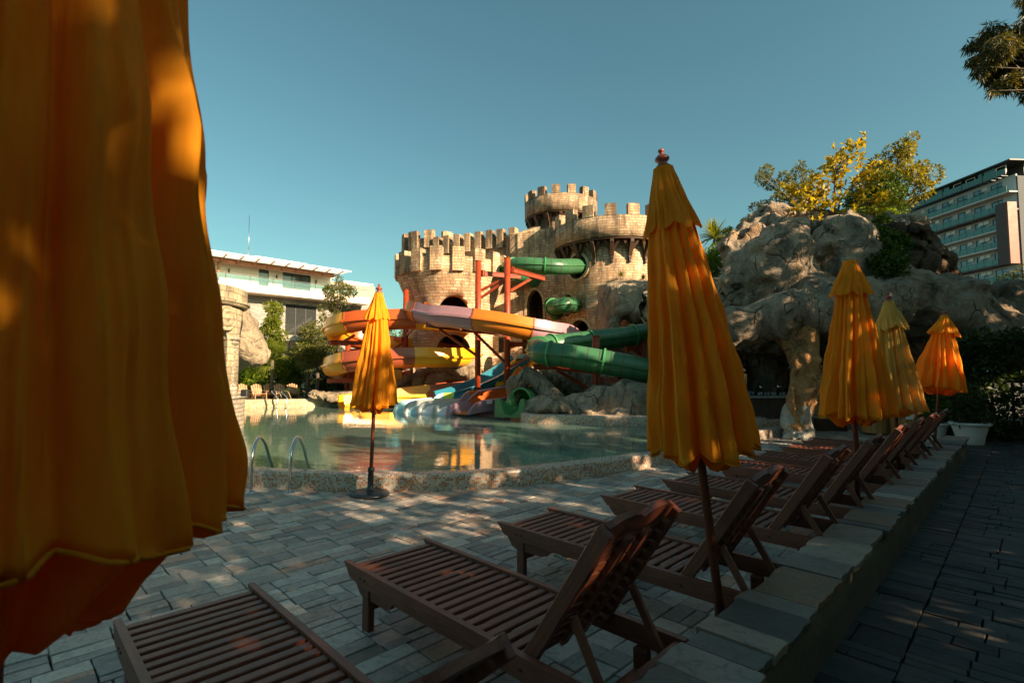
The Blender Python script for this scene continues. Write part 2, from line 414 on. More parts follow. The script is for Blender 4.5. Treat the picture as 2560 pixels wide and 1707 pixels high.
def mat_fabric(name, col, trans):
    s = NT(name); p = s.world()
    c = s.mix(.6, col, s.ramp(s.noise(p, 2.2, 5, .6), [(.3, (.72, .66, .5)), (.7, (1.05, 1.05, 1.05))]), 'MULTIPLY')
    # faint dirt runs and the weave
    c = s.mix(s.ramp(s.noise(s.n('Mapping', Vector=p, Scale=(9, 9, 1.0)).outputs[0], 1.2, 5, .7), [(.52, (0, 0, 0)), (.75, (.3,)*3)]), c, (.30, .17, .03))
    wv = s.n('TexWave', Vector=p, Scale=160.0).outputs['Fac']
    cz = s.n('TexVoronoi', Vector=s.n('Mapping', Vector=s.n('VectorMath', _operation='ADD', i0=p, i1=s.n('VectorMath', _operation='SCALE', i0=s.noise(p, 3.0, 3, out=1), Scale=.35).outputs[0]).outputs[0], Scale=(7, 7, 2.2)).outputs[0], Scale=1.0, _feature='SMOOTH_F1').outputs['Distance']
    fold = s.noise(s.n('Mapping', Vector=p, Scale=(6, 6, 1.3)).outputs[0], 1.5, 3, .5, .4)
    s.set(Base_Color=c, Roughness=.75, Specular_IOR_Level=.25, Sheen_Weight=0.0)
    nb = s.bump(wv, .10, .002); nb1 = s.bump(cz, .38, .03, nb); nb2 = s.bump(fold, .55, .045, nb1); s.t.links.new(nb2, s.b.inputs['Normal'])
    tr = s.n('BsdfTranslucent', Color=s.mix(1, c, trans, 'MULTIPLY'))
    mx = s.n('MixShader', Fac=.42, i1=s.b.outputs[0], i2=tr.outputs[0])
    s.t.links.new(mx.outputs[0], s.out.inputs[0]); return s.m

M = {}
M['castle'] = mat_stone_block('sandstone_blocks', (.78, .54, .33), (.64, .40, .23), (.82, .62, .42), bump=1.0, stain=.82, top=(2.0, 10.5))
M['castle_trim'] = mat_stone_block('sandstone_trim', (.62, .48, .28), (.55, .42, .24), (.66, .52, .32), bw=.3, rh=.3, bump=.5, stain=.5)
M['dark_wood'] = mat_wood('dark_timber', (.035, .018, .008), (.10, .048, .02), .6)
M['steel_red'] = mat_plain('red_painted_steel', (.27, .036, .007), .45, .25, 5, .15)
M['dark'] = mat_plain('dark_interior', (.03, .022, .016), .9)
M['rock'] = mat_rock('grey_sculpted_rock', (.46, .355, .255), (.062, .045, .030), (.44, .25, .12), crack=1.0, bump=1.3)
M['rock_tan'] = mat_rock('tan_sculpted_rock', (.40, .31, .21), (.13, .10, .07), (.42, .27, .14))
M['rock_orange'] = mat_rock('ochre_sculpted_rock', (.54, .27, .10), (.13, .065, .028), (.50, .25, .08), crack=.9)
M['rock_dark'] = mat_rock('dark_brown_boulder', (.12, .065, .032), (.025, .015, .01), (.20, .09, .03), crack=.3)
M['rock_white'] = mat_rock('whitewashed_rock', (.60, .55, .46), (.30, .24, .18), (.5, .38, .24), crack=.4)
M['lounger'] = mat_wood('weathered_hardwood', (.095, .024, .012), (.235, .070, .034), .5)
M['pole'] = mat_wood('varnished_pole', (.12, .030, .012), (.22, .065, .028), .4)
M['chair_wood'] = mat_wood('pale_chair_wood', (.42, .21, .10), (.62, .34, .18), .6)
M['bin_wood'] = mat_wood('bin_slat_wood', (.36, .18, .05), (.5, .26, .08), .5)
M['plastic_black'] = mat_plain('black_plastic', (.018, .02, .022), .38, .2, 10)
M['chrome'] = mat_plain('brushed_steel', (.62, .6, .57), .22, .06, 8, metal=1.0)
M['fabric'] = mat_fabric('orange_canvas', (.93, .375, .012), (1.15, .80, .4))
M['fabric_pale'] = mat_fabric('faded_yellow_canvas', (.80, .48, .10), (1.1, .95, .5))
M['finial'] = mat_plain('red_wood_finial', (.24, .055, .035), .35, .15, 12)
M['mosaic'] = mat_mosaic('rim_mosaic', [(0, (.42, .37, .30)), (.22, (.50, .44, .37)), (.44, (.38, .13, .04)), (.58, (.42, .19, .06)), (.70, (.27, .11, .06)), (.80, (.44, .25, .12)), (.88, (.40, .35, .30))])
M['mosaic_tan'] = mat_mosaic('tan_mosaic', [(0, (.62, .48, .28)), (.35, (.5, .33, .15)), (.6, (.7, .6, .42)), (.8, (.42, .24, .1))], .03, (.5, .42, .3))
M['mosaic_floor'] = mat_mosaic('pool_floor_mosaic', [(0, (.18, .40, .30)), (.3, (.34, .60, .44)), (.55, (.72, .82, .66)), (.75, (.10, .26, .24)), (.9, (.62, .62, .42))], .045, (.34, .42, .34), .5, 'W')
# ================================================================ SETTING: ground, pool, terrace
NEAR = [(-13.4, 19.6), (-13.0, 15.5), (-11.0, 12.0), (-8.4, 9.4), (-6.0, 8.1), (-3.84, 7.25), (-2.79, 6.98), (-1.87, 6.86), (-1.01, 6.88), (.15, 7.23), (1.52, 8.05), (2.36, 8.62), (2.93, 9.05), (4.2, 10.3), (5.42, 11.7), (6.1, 12.3), (6.75, 12.75)]
NEARP = [(p.x, p.y) for p in spline([(x, y, 0) for x, y in NEAR], 6)]
FARP = [(6.75, 12.75), (6.9, 16.5), (3.5, 17.5), (1.2, 18.6), (-.6, 21.0), (-3.0, 22.6), (-5.5, 22.9), (-7.3, 22.7), (-9.0, 22.1), (-10.8, 21.6), (-12.6, 21.0), (-13.4, 19.6)]
POOL = NEARP+FARP[1:-1]
def inside(x, y, poly=POOL):
    c = False; n = len(poly); j = n-1
    for i in range(n):
        xi, yi = poly[i]; xj, yj = poly[j]
        if (yi > y) != (yj > y) and x < (xj-xi)*(y-yi)/(yj-yi)+xi: c = not c
        j = i
    return c
def ground_with_hole(name, outer, hole, z, mat):
    bm = bmesh.new(); E_ = []
    for loop in (outer, hole):
        vs = [bm.verts.new((x, y, z)) for x, y in loop]
        E_ += [bm.edges.new((vs[i], vs[(i+1) % len(vs)])) for i in range(len(vs))]
    bmesh.ops.triangle_fill(bm, use_beauty=True, use_dissolve=False, edges=E_)
    for f in bm.faces:
        if f.normal.z < 0: f.normal_flip()
    me = bpy.data.meshes.new(name); bm.to_mesh(me); bm.free(); return link(name, me, mat)
s = NT('ground_earth'); p = s.world()
s.set(Base_Color=s.ramp(s.noise(p, .5, 6, .65), [(.3, (.05, .045, .035)), (.7, (.11, .1, .085))]), Roughness=.95, Normal=s.bump(s.noise(p, 9, 5), .5, .03)); M['ground'] = s.m
g = ground_with_hole('ground', [(-600, -300), (600, -300), (600, 900), (-600, 900)], POOL, -.045, M['ground']); tag(g, kind='structure')
fl = bpy.data.meshes.new('pool_floor'); n = len(POOL)
fl.from_pydata([(x, y, -.62) for x, y in POOL]+[(x, y, -.045) for x, y in POOL], [], [tuple(range(n))]+[(i, (i+1) % n, n+(i+1) % n, n+i) for i in range(n)])
tag(link('pool_floor', fl, M['mosaic_floor']), kind='structure')
# water: a real surface over the mosaic floor
s = NT('pool_water'); p = s.world()
mp = s.n('Mapping', Vector=p, Scale=(1.0, 1.5, 1)).outputs[0]
rip = s.math('ADD', s.math('MULTIPLY', s.noise(mp, 5.5, 3, .5), .55), s.math('ADD', s.math('MULTIPLY', s.noise(mp, 1.1, 2, .5), 1.6), s.math('MULTIPLY', s.noise(mp, 17, 2, .5), .10)))
nb = s.bump(rip, .055, .05)
tr = s.n('BsdfTransparent', Color=(.74, .90, .78, 1)); gl = s.n('BsdfGlossy', Roughness=.03, Color=(1, 1, 1, 1)); s.t.links.new(nb, gl.inputs['Normal'])
df = s.n('BsdfDiffuse', Color=(.44, .68, .55, 1))
fr = s.n('Fresnel', IOR=1.36); s.t.links.new(nb, fr.inputs['Normal'])
body = s.n('MixShader', Fac=.2, i1=tr.outputs[0], i2=df.outputs[0])
mx = s.n('MixShader', Fac=fr.outputs[0], i1=body.outputs[0], i2=gl.outputs[0]); s.t.links.new(mx.outputs[0], s.out.inputs[0]); M['water'] = s.m
wt = bpy.data.meshes.new('pool_water'); wt.from_pydata([(x, y, .11) for x, y in POOL], [], [tuple(range(n))])
tag(link('pool_water', wt, M['water']), kind='structure')

# slate paving, every stone its own raised slab
def slate(name, cols, bump=.8, spec=.5):
    s = NT(name); p = s.world(); t = s.tone()
    col = s.ramp(t, cols)
    col = s.mix(.5, col, s.ramp(s.noise(p, 7, 6, .68, .8), [(.3, (.55, .54, .52)), (.5, (.95, .93, .9)), (.72, (1.35, 1.28, 1.2))]), 'MULTIPLY')
    q = s.n('VectorMath', _operation='ADD', i0=p, i1=s.n('CombineXYZ', X=s.math('MULTIPLY', t, 37.0)).outputs[0]).outputs[0]
    lay = s.noise(q, 3.2, 7, .62, 1.2)
    h = s.math('ADD', s.math('MULTIPLY', s.math('SNAP', lay, .07), 1.0), s.math('MULTIPLY', s.noise(p, 26, 5, .7), .16))
    col = s.mix(s.ramp(s.noise(q, 11, 5, .6, 2.0), [(.5, (0, 0, 0)), (.62, (.35,)*3)]), col, (.06, .06, .06))
    s.set(Base_Color=col, Roughness=s.math('ADD', s.math('MULTIPLY', s.noise(p, 6, 3), .3), .42), Normal=s.bump(h, bump, .035), Specular_IOR_Level=spec); return s.m
M['slate'] = slate('slate_paving', [(0, (.15, .125, .105)), (.13, (.38, .32, .27)), (.27, (.19, .18, .16)), (.40, (.50, .37, .30)), (.5, (.30, .28, .24)), (.62, (.56, .46, .37)), (.70, (.22, .195, .17)), (.80, (.48, .26, .17)), (.86, (.33, .29, .25)), (.94, (.54, .48, .41)), (1, (.25, .23, .20))])
M['slate_dark_shade'] = slate('dark_slate_shade_paving', [(0, (.016, .016, .016)), (.35, (.045, .043, .040)), (.6, (.028, .028, .027)), (.85, (.07, .058, .048)), (1, (.05, .048, .045))], spec=.22)  # darker slate; the deep shade over the path is put into this colour
M['slate_wall'] = slate('capstone_slate', [(0, (.07, .062, .052)), (.2, (.20, .175, .14)), (.35, (.10, .09, .08)), (.5, (.27, .21, .155)), (.65, (.08, .075, .068)), (.75, (.25, .135, .065)), (.85, (.32, .28, .23)), (1, (.13, .118, .10))])
def paving(name, a0, a1, p0, p1, keep, mat, seed, wr=(.075, .20), lr=(.13, .42)):
    rg = random.Random(seed); mb = MB(); p = p0; g_ = .0035
    def stone(a_0, a_1, q0, q1):
        L, Wd = a_1-a_0, q1-q0
        if L > lr[1] or (L > lr[0]*2.4 and rg.random() < .45):
            m = a_0+L*rg.uniform(.32, .68); stone(a_0, m, q0, q1); stone(m, a_1, q0, q1); return
        if Wd > wr[1] or (Wd > wr[0]*2.2 and rg.random() < .4):
            m = q0+Wd*rg.uniform(.32, .68); stone(a_0, a_1, q0, m); stone(a_0, a_1, m, q1); return
        if not keep((a_0+a_1)/2, (q0+q1)/2): return
        z = rg.uniform(-.004, .004); mb.t = rg.random(); jt = lambda: rg.uniform(-.005, .005)
        cr = [(a_0+g_+jt(), q0+g_+jt()), (a_1-g_+jt(), q0+g_+jt()), (a_1-g_+jt(), q1-g_+jt()), (a_0+g_+jt(), q1-g_+jt())]
        b = .004; c_ = (sum(x for x, _ in cr)/4, sum(y for _, y in cr)/4)
        low = [ap(x, y, -.04) for x, y in cr]; mid = [ap(x, y, z-.004) for x, y in cr]
        up = [ap(x+(b if x < c_[0] else -b), y+(b if y < c_[1] else -b), z+rg.uniform(-.0025, .0025)) for x, y in cr]
        mb.add(low+mid+up, [(8, 9, 10, 11)]+[(i, (i+1) % 4, 4+(i+1) % 4, 4+i) for i in range(4)]+[(4+i, 4+(i+1) % 4, 8+(i+1) % 4, 8+i) for i in range(4)])
    while p < p1:
        wd = rg.uniform(wr[1]*1.3, wr[1]*2.2); a = a0-rg.random()*.8
        while a < a1:
            L = rg.uniform(lr[1]*.9, lr[1]*2.0); stone(a, a+L, p, p+wd); a += L
        p += wd
    return tag(mb.build(name, mat), kind='structure')
def keep_t(a, p):
    v = ap(a, p)
    if v.y < -.5 or v.y > 22 or v.x < -7.5: return False
    return not inside(v.x, v.y)
paving('terrace', -2.5, 22, 1.10, 9.2, keep_t, M['slate'], 3)
paving('path', -1.5, 24, -3.2, .82, lambda a, p: (ap(a, p).y > -.5), M['slate_dark_shade'], 5, (.16, .42), (.07, .30))

# raised banks behind the pool
def slab(name, poly, z, mat, kind='structure'):
    me = bpy.data.meshes.new(name); n = len(poly)
    me.from_pydata([(x, y, z) for x, y in poly]+[(x, y, -.04) for x, y in poly], [], [tuple(range(n))]+[(i, n+i, n+(i+1) % n, (i+1) % n) for i in range(n)])
    return tag(link(name, me, mat), kind=kind)
M['bank'] = mat_plain('bank_stone', (.34, .28, .2), .85, .2, 1.5, .4)
slab('pool_bank', [(-13.7, 19.7), (-12.7, 21.2), (-10.8, 21.85), (-9.0, 22.35), (-7.3, 22.95), (-5.5, 23.15), (-3.0, 22.85), (3, 23), (3, 60), (-60, 60), (-60, 19.7)][::-1], .30, M['bank'])

def rim(name, path, wd, h, z0, mat, label, side=1, inner=-.6):
    """mosaic kerb swept along the pool edge; the pool lies on the left of the path"""
    mb = MB(); pts = [Vector((x, y, 0)) for x, y in path]; L = 0; n = len(pts); c = .035
    prof = [(0, z0), (0, h-c), (c*.3, h-c*.3), (c, h), (wd-c, h), (wd-c*.3, h-c*.3), (wd, h-c), (wd, inner)]
    pl = [0]
    for i in range(1, len(prof)): pl.append(pl[-1]+math.hypot(prof[i][0]-prof[i-1][0], prof[i][1]-prof[i-1][1]))
    vs, uv = [], []
    for i, p in enumerate(pts):
        t = (pts[min(i+1, n-1)]-pts[max(i-1, 0)]).normalized(); nn = Vector((-t.y, t.x, 0))*side
        if i: L += (p-pts[i-1]).length
        for (x, z), q in zip(prof, pl): vs.append(p+nn*x+Vector((0, 0, z))); uv.append((L, q))
    m = len(prof)
    fs = [(i*m+k, (i+1)*m+k, (i+1)*m+k+1, i*m+k+1) if side > 0 else (i*m+k, i*m+k+1, (i+1)*m+k+1, (i+1)*m+k) for i in range(n-1) for k in range(m-1)]
    mb.add(vs, fs, uv); mb.f += [tuple(range(m)), tuple((n-1)*m+k for k in range(m))]; mb.sm += [False]*2; mb.tone += [.5]*2
    return tag(mb.build(name, mat), label, 'pool edge')
rim('mosaic_kerb', NEARP, .27, .215, -.04, M['mosaic'], 'curved pool edge of orange and white mosaic nearest the paved terrace')
far = [(p.x, p.y) for p in spline([(x, y, 0) for x, y in [(-1.5, 22.2), (-3.0, 22.6), (-5.5, 22.9), (-7.3, 22.7), (-9.0, 22.1), (-10.8, 21.6), (-12.6, 21.0), (-13.4, 19.6)]], 5)]
rim('mosaic_kerb', far, .3, .44, .02, M['mosaic_tan'], 'tan mosaic pool edge on the far bank below the wooden armchairs', side=-1)
isl = [(p.x, p.y) for p in spline([(.25, 15.6, 0), (.42, 14.95, 0), (1.6, 14.55, 0), (3.4, 14.2, 0), (5.2, 13.9, 0), (6.8, 13.8, 0)], 6)]
rim('mosaic_kerb', isl, .5, .36, -.4, M['mosaic'], 'grey and tan mosaic ledge under the rock island with the green slide', side=1, inner=.0)
bar = [(4.95, 12.9), (6.0, 13.35), (7.4, 13.9), (9.0, 14.3)]
rim('mosaic_kerb', bar, .35, .30, -.3, M['mosaic'], 'short mosaic ledge in front of the bar inside the rock cave', side=1, inner=.0)

# ================================================================ LOW WALL
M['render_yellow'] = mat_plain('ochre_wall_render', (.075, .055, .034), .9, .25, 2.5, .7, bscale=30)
W = empty('low_stone_wall', ap(6, .96), ROT_A, 'low rendered wall capped with slate slabs running behind the sun loungers', 'wall')
mb = MB(); n = 90; vs = []; uv = []
prof = [(-.135, -.04), (-.13, .16), (-.135, .325), (.135, .325), (.13, .15), (.135, -.04)]
for i in range(n):
    x = -6.6+13.4*i/(n-1)
    for (y, z) in prof: vs.append((x, y+random.uniform(-.006, .006), z)); uv.append((x, z))
mb.add(vs, [(i*6+k, i*6+k+1, (i+1)*6+k+1, (i+1)*6+k) for i in range(n-1) for k in range(5)], uv, True)
mb.f += [tuple(range(6)), tuple((n-1)*6+k for k in range(6))[::-1]]; mb.sm += [False]*2; mb.tone += [.5]*2
mb.build('wall_body', M['render_yellow'], W)
mb = MB(); rg = random.Random(11); x = -6.65
while x < 6.78:
    L = rg.choice([.12, .16, .22, .3, .42, .5]); mb.t = rg.random()
    y0, y1 = -.165+rg.uniform(-.02, .012), .165+rg.uniform(-.012, .015); z = .37+rg.uniform(-.005, .005)
    m = max(3, int(L/.07)); top = []; bot = []
    ys = [[y0+rg.uniform(-.009, .009) for _ in range(m+1)], [y1+rg.uniform(-.009, .009) for _ in range(m+1)]]
    vs = []
    for i in range(m+1):
        xx = x+.004+(L-.008)*i/m+(0 if 0 < i < m else 0)
        for zz, dy in ((.325, .006), (z-.006, 0), (z, .008)):
            vs.append((xx, ys[0][i]+dy, zz+rg.uniform(-.0012, .0012)))
        for zz, dy in ((z, .008), (z-.006, 0), (.325, .006)):
            vs.append((xx, ys[1][i]-dy, zz+rg.uniform(-.0012, .0012)))
    fs = [(i*6+k, i*6+(k+1) % 6, (i+1)*6+(k+1) % 6, (i+1)*6+k) for i in range(m) for k in range(6)]
    fs += [tuple(range(6))[::-1], tuple(m*6+k for k in range(6))]
    mb.add(vs, fs); x += L
mb.build('capstone', M['slate_wall'], W)

# ================================================================ SUN LOUNGERS
def make_lounger(tilt=57, seat=1.5, blen=.72):
    root = empty('sun_lounger'); wm = M['lounger']; WD = .64
    def part(name, mb): return mb.build(name, wm, root)
    for y in (.0175, WD-.0175):                      # long side rail with a raked, pointed foot end
        mb = MB(); vs = []
        out = [(-.06, .365), (1.93, .365), (1.93, .265), (.16, .265), (.02, .285), (-.02, .33)]
        for yy in (y-.0175, y+.0175): vs += [(x, yy, z) for x, z in out]
        m = len(out)
        mb.add(vs, [tuple(range(m)), tuple(m+k for k in range(m))[::-1]]+[(k, m+k, m+(k+1) % m, (k+1) % m) for k in range(m)], [(v_[0], v_[2]+v_[1]) for v_ in vs])
        # bolts near the leg
        part('side_rail', mb)
        mb = MB(); yi = y+(.03 if y < .3 else -.03)  # shaped apron below the rail
        out = [(.02, .266), (.52, .266), (.50, .245), (.45, .235), (.43, .205), (.38, .19), (.12, .185), (.08, .2)]
        vs = [(x, yy, z) for yy in (yi-.012, yi+.012) for x, z in out]; m = len(out)
        mb.add(vs, [tuple(range(m)), tuple(m+k for k in range(m))[::-1]]+[(k, m+k, m+(k+1) % m, (k+1) % m) for k in range(m)], [(v_[0], v_[2]) for v_ in vs])
        part('apron', mb)
        for x in (.17, 1.72): part('leg', MB().box((x, yi, .13), (.075, .045, .27), bev=.006))
    mb = MB()
    for x in (.17, 1.72): part('stretcher', MB().box((x, WD/2, .15), (.05, WD-.1, .06), bev=.004))
    part('cross_rail', MB().box((1.9, WD/2, .315), (.04, WD-.07, .07), bev=.004))
    mb = MB(); nsl = 20; rg = random.Random(4)
    for i in range(nsl):
        x = .03+(seat-.05)*i/(nsl-1)
        mb.box((x, WD/2, .340+rg.uniform(-.002, .002)), (.047+rg.uniform(-.002, .002), WD-.074, .022), bev=.004)
    for y in (.16, WD-.16): mb.box((seat/2, y, .316), (seat-.1, .035, .024))
    part('seat_slats', mb)
    mb = MB()                                        # bolt heads and the small maker's plate
    for y, sg in ((-.002, -1), (WD+.002, 1)):
        for x in (.15, .2, 1.5): mb.tube([(x, y, .31), (x, y+sg*.004, .31)], .007, 8)
    part('bolt', mb).data.materials[0] = M['plastic_black']
    # backrest
    tr = R(tilt); ux, uz = math.cos(tr), math.sin(tr); nx, nz = -uz, ux     # n: towards the sitter
    B0 = Vector((seat+.0, 0, .335))
    def P(l, y, o): return B0+Vector((ux*l+nx*o, y, uz*l+nz*o))
    for y in (.055, WD-.055):
        part('back_stile', MB().beam(P(-.02, y, 0), P(blen+.02, y, 0), .032, .07, up=(nx, 0, nz), bev=.005))
    mb = MB(); ns = 10
    for i in range(ns):
        l = .06+(blen-.16)*i/(ns-1); sag = .022
        for j in range(6):
            y0 = .07+(WD-.14)*j/6; y1 = .07+(WD-.14)*(j+1)/6
            f0 = sag*4*((y0/WD-.5)**2)-.008; f1 = sag*4*((y1/WD-.5)**2)-.008
            mb.beam(P(l, y0, f0+.012), P(l, y1, f1+.012), .046, .02, up=(nx, 0, nz))
    part('back_slats', mb)
    mb = MB(); vs = []; m = 18                       # carved, double-humped head slat
    for o in (-.004, .024):
        for j in range(m+1):
            y = .07+(WD-.14)*j/m; hgt = .045+.035*abs(math.sin(j/m*math.pi*2))**.8
            vs += [P(blen-.05, y, o), P(blen-.05+hgt+.03, y, o)]
    q = 2*(m+1); fs = []
    for j in range(m):
        a_ = 2*j; fs += [(a_, a_+1, a_+3, a_+2), (q+a_, q+a_+2, q+a_+3, q+a_+1), (a_+1, q+a_+1, q+a_+3, a_+3), (a_, a_+2, q+a_+2, q+a_)]
    fs += [(0, q, q+1, 1), (2*m, 2*m+1, q+2*m+1, q+2*m)]
    mb.add(vs, fs, [(v_.y, v_.x*3) for v_ in vs]); part('head_slat', mb)
    mb = MB()
    for y in (.25, WD-.25): mb.beam(P(.02, y, -.018), P(blen-.05, y, -.018), .045, .022, up=(nx, 0, nz))
    part('back_batten', mb)
    for y in (.1, WD-.1):
        part('prop', MB().beam(P(.30, y, -.045), (1.88, y, .26), .022, .04, bev=.003))
    part('prop_bar', MB().tube([(1.87, .03, .275), (1.87, WD-.03, .275)], .014, 8))
    return root
def copy_tree(o, parent=None):
    c = o.copy(); COL.objects.link(c)
    if parent: c.parent = parent
    for ch in list(o.children): copy_tree(ch, c)
    return c
LG = 'slatted wooden sun loungers in a row along the low wall'
proto = make_lounger()
low_back = make_lounger(tilt=40)      # the nearest lounger has its back set flatter
lsp = [(.44, 3.10, -.3, 'dark slatted sun lounger cut off by the bottom edge beside the big orange parasol'),
       (1.60, 3.05, 0, 'dark slatted sun lounger with sunlit slats, whole seat in view nearest the camera'),
       (2.87, 2.98, .4, 'dark slatted sun lounger behind the nearest whole one, its back crossed by a parasol pole'),
       (4.20, 2.93, -.2, 'dark slatted sun lounger third from the nearest whole one, just beyond the parasol pole'),
       (5.30, 2.88, .3, 'dark slatted sun lounger fourth in the row, below the hem of the tall orange parasol'),
       (6.68, 2.87, -.3, 'dark slatted sun lounger fifth in the row, shaded, between two striped with sun'),
       (7.82, 2.85, .2, 'slatted sun lounger with stripes of sunlight on its seat, fourth from the far end'),
       (9.02, 2.83, 0, 'slatted sun lounger third from the far end, seat in shade'),
       (10.07, 2.80, .3, 'slatted sun lounger with orange sunlit seat, farthest but one in the row'),
       ]
for i, (a, p, dz, lab) in enumerate(lsp):
    o = low_back if i == 0 else proto if i == 1 else copy_tree(proto)
    o.location = ap(a, p); o.rotation_euler.z = -ROT_A+R(dz)   # foot points to the pool, length runs back to the wall
    tag(o, lab, 'sun lounger', LG)
# ================================================================ PARASOLS
def canopy_mesh(name, ztop, zbot, rtop, rbot, lobes=8, seed=0, amp=.30, hem=.05, drop=0.0, nz_=60, na=320, power=.8, inner=True):
    rg = np.random.default_rng(seed); th = np.linspace(0, 2*np.pi, na, endpoint=False)
    ph = rg.uniform(-.28, .28, lobes); am = rg.uniform(.6, 1.3, lobes); hz = rg.uniform(-1, 1, lobes)
    V = []; UV = []
    L2 = lobes*2; jit = rg.uniform(-.30, .30, L2); am2 = rg.uniform(.35, 1.35, L2); sharp = rg.uniform(.45, .9, L2)
    for i in range(nz_):
        t = i/(nz_-1); z = ztop+(zbot-ztop)*t
        base = rtop+(rbot-rtop)*(t**power)
        tw = th+.30*t*math.sin(seed*1.7)+.05*math.sin(t*5+seed)
        k = (tw/(2*np.pi)*L2) % L2; ki = np.floor(k).astype(int) % L2; kf = k-np.floor(k)
        j_ = jit[ki]*(1-kf)+jit[(ki+1) % L2]*kf; q = np.clip(kf+j_*np.sin(np.pi*kf), 0, 1)
        A_ = am2[ki]; sh = sharp[ki]
        # each pleat: rounded outwards, creased sharply inwards; every other one is tucked deeper
        pl = (.35*np.abs(np.sin(np.pi*q))+.65*(1-np.abs(2*q-1)))**(sh+.25)*A_
        big = np.cos(2*np.pi*k/2+jit[ki]*1.5)
        grow = min(1, .30+t*1.0)
        r = base*(1+amp*grow*(1.15*(pl-.5)+.34*big+.16*np.cos(2*np.pi*k*1.5+4*t+seed)))
        r = r*(1+.10*t*np.cos(th*2+seed*2.1))
        cx_, cy_ = np.cos(tw), np.sin(tw)
        rn_ = 1-2*np.abs(vnoise(cx_*4.3+20+seed, cy_*4.3+20, np.full(na, z*1.1+seed*3.0))-.5)
        rn2 = 1-2*np.abs(vnoise(cx_*9.0+30+seed, cy_*9.0+20, np.full(na, z*2.3+seed*2.0))-.5)
        r = r*(1+grow*(.17*(rn_-.6)+.09*(rn2-.6)))
        hm = hz[(ki//2) % lobes]
        zz = z-(t**9)*hem*(big*.5+pl*.7+hm*.35+.3*np.cos(th+seed))
        r = r*(1+.035*np.sin(z*21+3*np.cos(tw*2+seed))*(1-t*.6)*grow)
        V.append(np.stack([r*np.cos(th), r*np.sin(th), zz], 1)); UV.append(np.stack([th, np.full(na, z)], 1))
    if inner:      # the hem turned back in under the canopy
        r0 = V[-1]; 
        for q, (f, dz) in enumerate(((.93, .012), (.8, .03), (.62, -.02), (.45, -.07), (.25, -.05), (.1, .08))):
            P_ = r0.copy(); P_[:, :2] *= f*(1+.10*np.cos(th*(lobes-1)+q*.8+seed))[:, None]; P_[:, 2] += dz+.02*np.cos(th*3+q+seed)-drop*(0, .35, .8, 1.0, .8, .2)[q]*(1+.25*np.cos(th*2+seed)); V.append(P_); UV.append(np.stack([th, np.full(na, zbot-q*.1)], 1))
    canopy_mesh.ring = [tuple(q_) for q_ in V[nz_-1]]
    V = np.concatenate(V); UV = np.concatenate(UV); m = len(V)//na
    i = np.arange(m-1)[:, None]*na; k = np.arange(na)[None]; k2 = (k+1) % na
    F = np.stack([i+k, i+na+k, i+na+k2, i+k2], -1).reshape(-1, 4)
    return arr_mesh(name, V, F, True, UV)
def parasol(loc, H_, zb, rb, label, lean=(0, 0), seed=1, fabric='fabric', zbase=None, flap=.34, flapr=.16, finial=True, base=None, rtop=.055, hem=.045, grp='folded orange parasols on wooden poles', drop=0.0, lobes=8, rz=0.0, pole_r=.024, amp=.30):
    root = empty('parasol', loc, 0, label, 'parasol', grp)
    root.rotation_euler = (lean[1], lean[0], 0)
    ft = H_-.115
    MB().tube([(0, 0, .0 if base is None else .05), (0, 0, ft)], pole_r, 14).build('pole', M['pole'], root)
    c = link('canopy', canopy_mesh('canopy', ft-.05, zb, rtop+.01, rb, lobes, seed, hem=hem, amp=amp, drop=drop), M[fabric], root)
    rg_ = canopy_mesh.ring[::2]; MB().tube(rg_+rg_[:1], .0042, 5, caps=False).build('hem', M[fabric], c)
    link('vent_flap', canopy_mesh('vent_flap', ft, ft-flap, rtop, flapr, 8, seed+5, amp=.15, hem=.035, nz_=16, inner=False, power=1.15), M[fabric], root)
    MB().lathe([(0, ft+.006), (rtop*.8, ft+.004), (rtop, ft-.01), (rtop*.98, ft-.03)], seg=20).build('cap', M[fabric], root)
    if finial:
        MB().lathe([(.0, ft), (.036, ft), (.042, ft+.012), (.028, ft+.024), (.026, ft+.034), (.041, ft+.05), (.041, ft+.062), (.024, ft+.078), (.012, ft+.084), (.011, ft+.092), (.018, ft+.1), (.018, ft+.108), (.008, ft+.117), (0, ft+.118)], seg=18).build('finial', M['finial'], root)
    if base:
        MB().lathe([(0, 0), (base, 0), (base, .025), (base-.012, .04), (base*.8, .052), (base*.78, .050), (base*.35, .064), (base*.33, .062), (.055, .075), (.04, .085), (.035, .3), (.042, .305), (.045, .345), (.035, .35), (.026, .352)], seg=40).build('base', M['plastic_black'], root)
    return root
parasol(ap(.0, 1.12), 2.70, 1.31, .275, 'huge out-of-focus orange parasol filling the left edge of the photo', seed=3, flap=.24, flapr=.17, hem=.022, drop=.09, lobes=12, lean=(R(0), 0), rz=.4, rtop=.16, amp=.17, pole_r=.026)
U1 = ap(2.83, 1.20)
parasol(U1, 2.86, 1.155, .265, 'tall orange parasol leaning left, standing between the second and third loungers', seed=2, lean=(R(-5.8), R(-1)), rz=.3, zbase=0, flapr=.145, flap=.37)
parasol(ap(5.92, 1.2), 2.775, 1.16, .25, 'orange parasol without a finial in front of the rock cave pillar', seed=4, lean=(R(.4), 0), rz=1.1, finial=False, flap=.32, flapr=.165)
parasol(ap(8.4, 1.22), 2.62, 1.08, .26, 'pale yellow faded parasol half hidden behind an orange one', seed=6, lean=(R(-1), 0), rz=.2, fabric='fabric_pale', flap=.36, flapr=.19)
parasol(ap(12.06, 1.25), 2.75, 1.28, .33, 'orange parasol farthest right, leaning right above the white planters', seed=7, lean=(R(7.5), 0), rz=.9, flap=.34, flapr=.21)
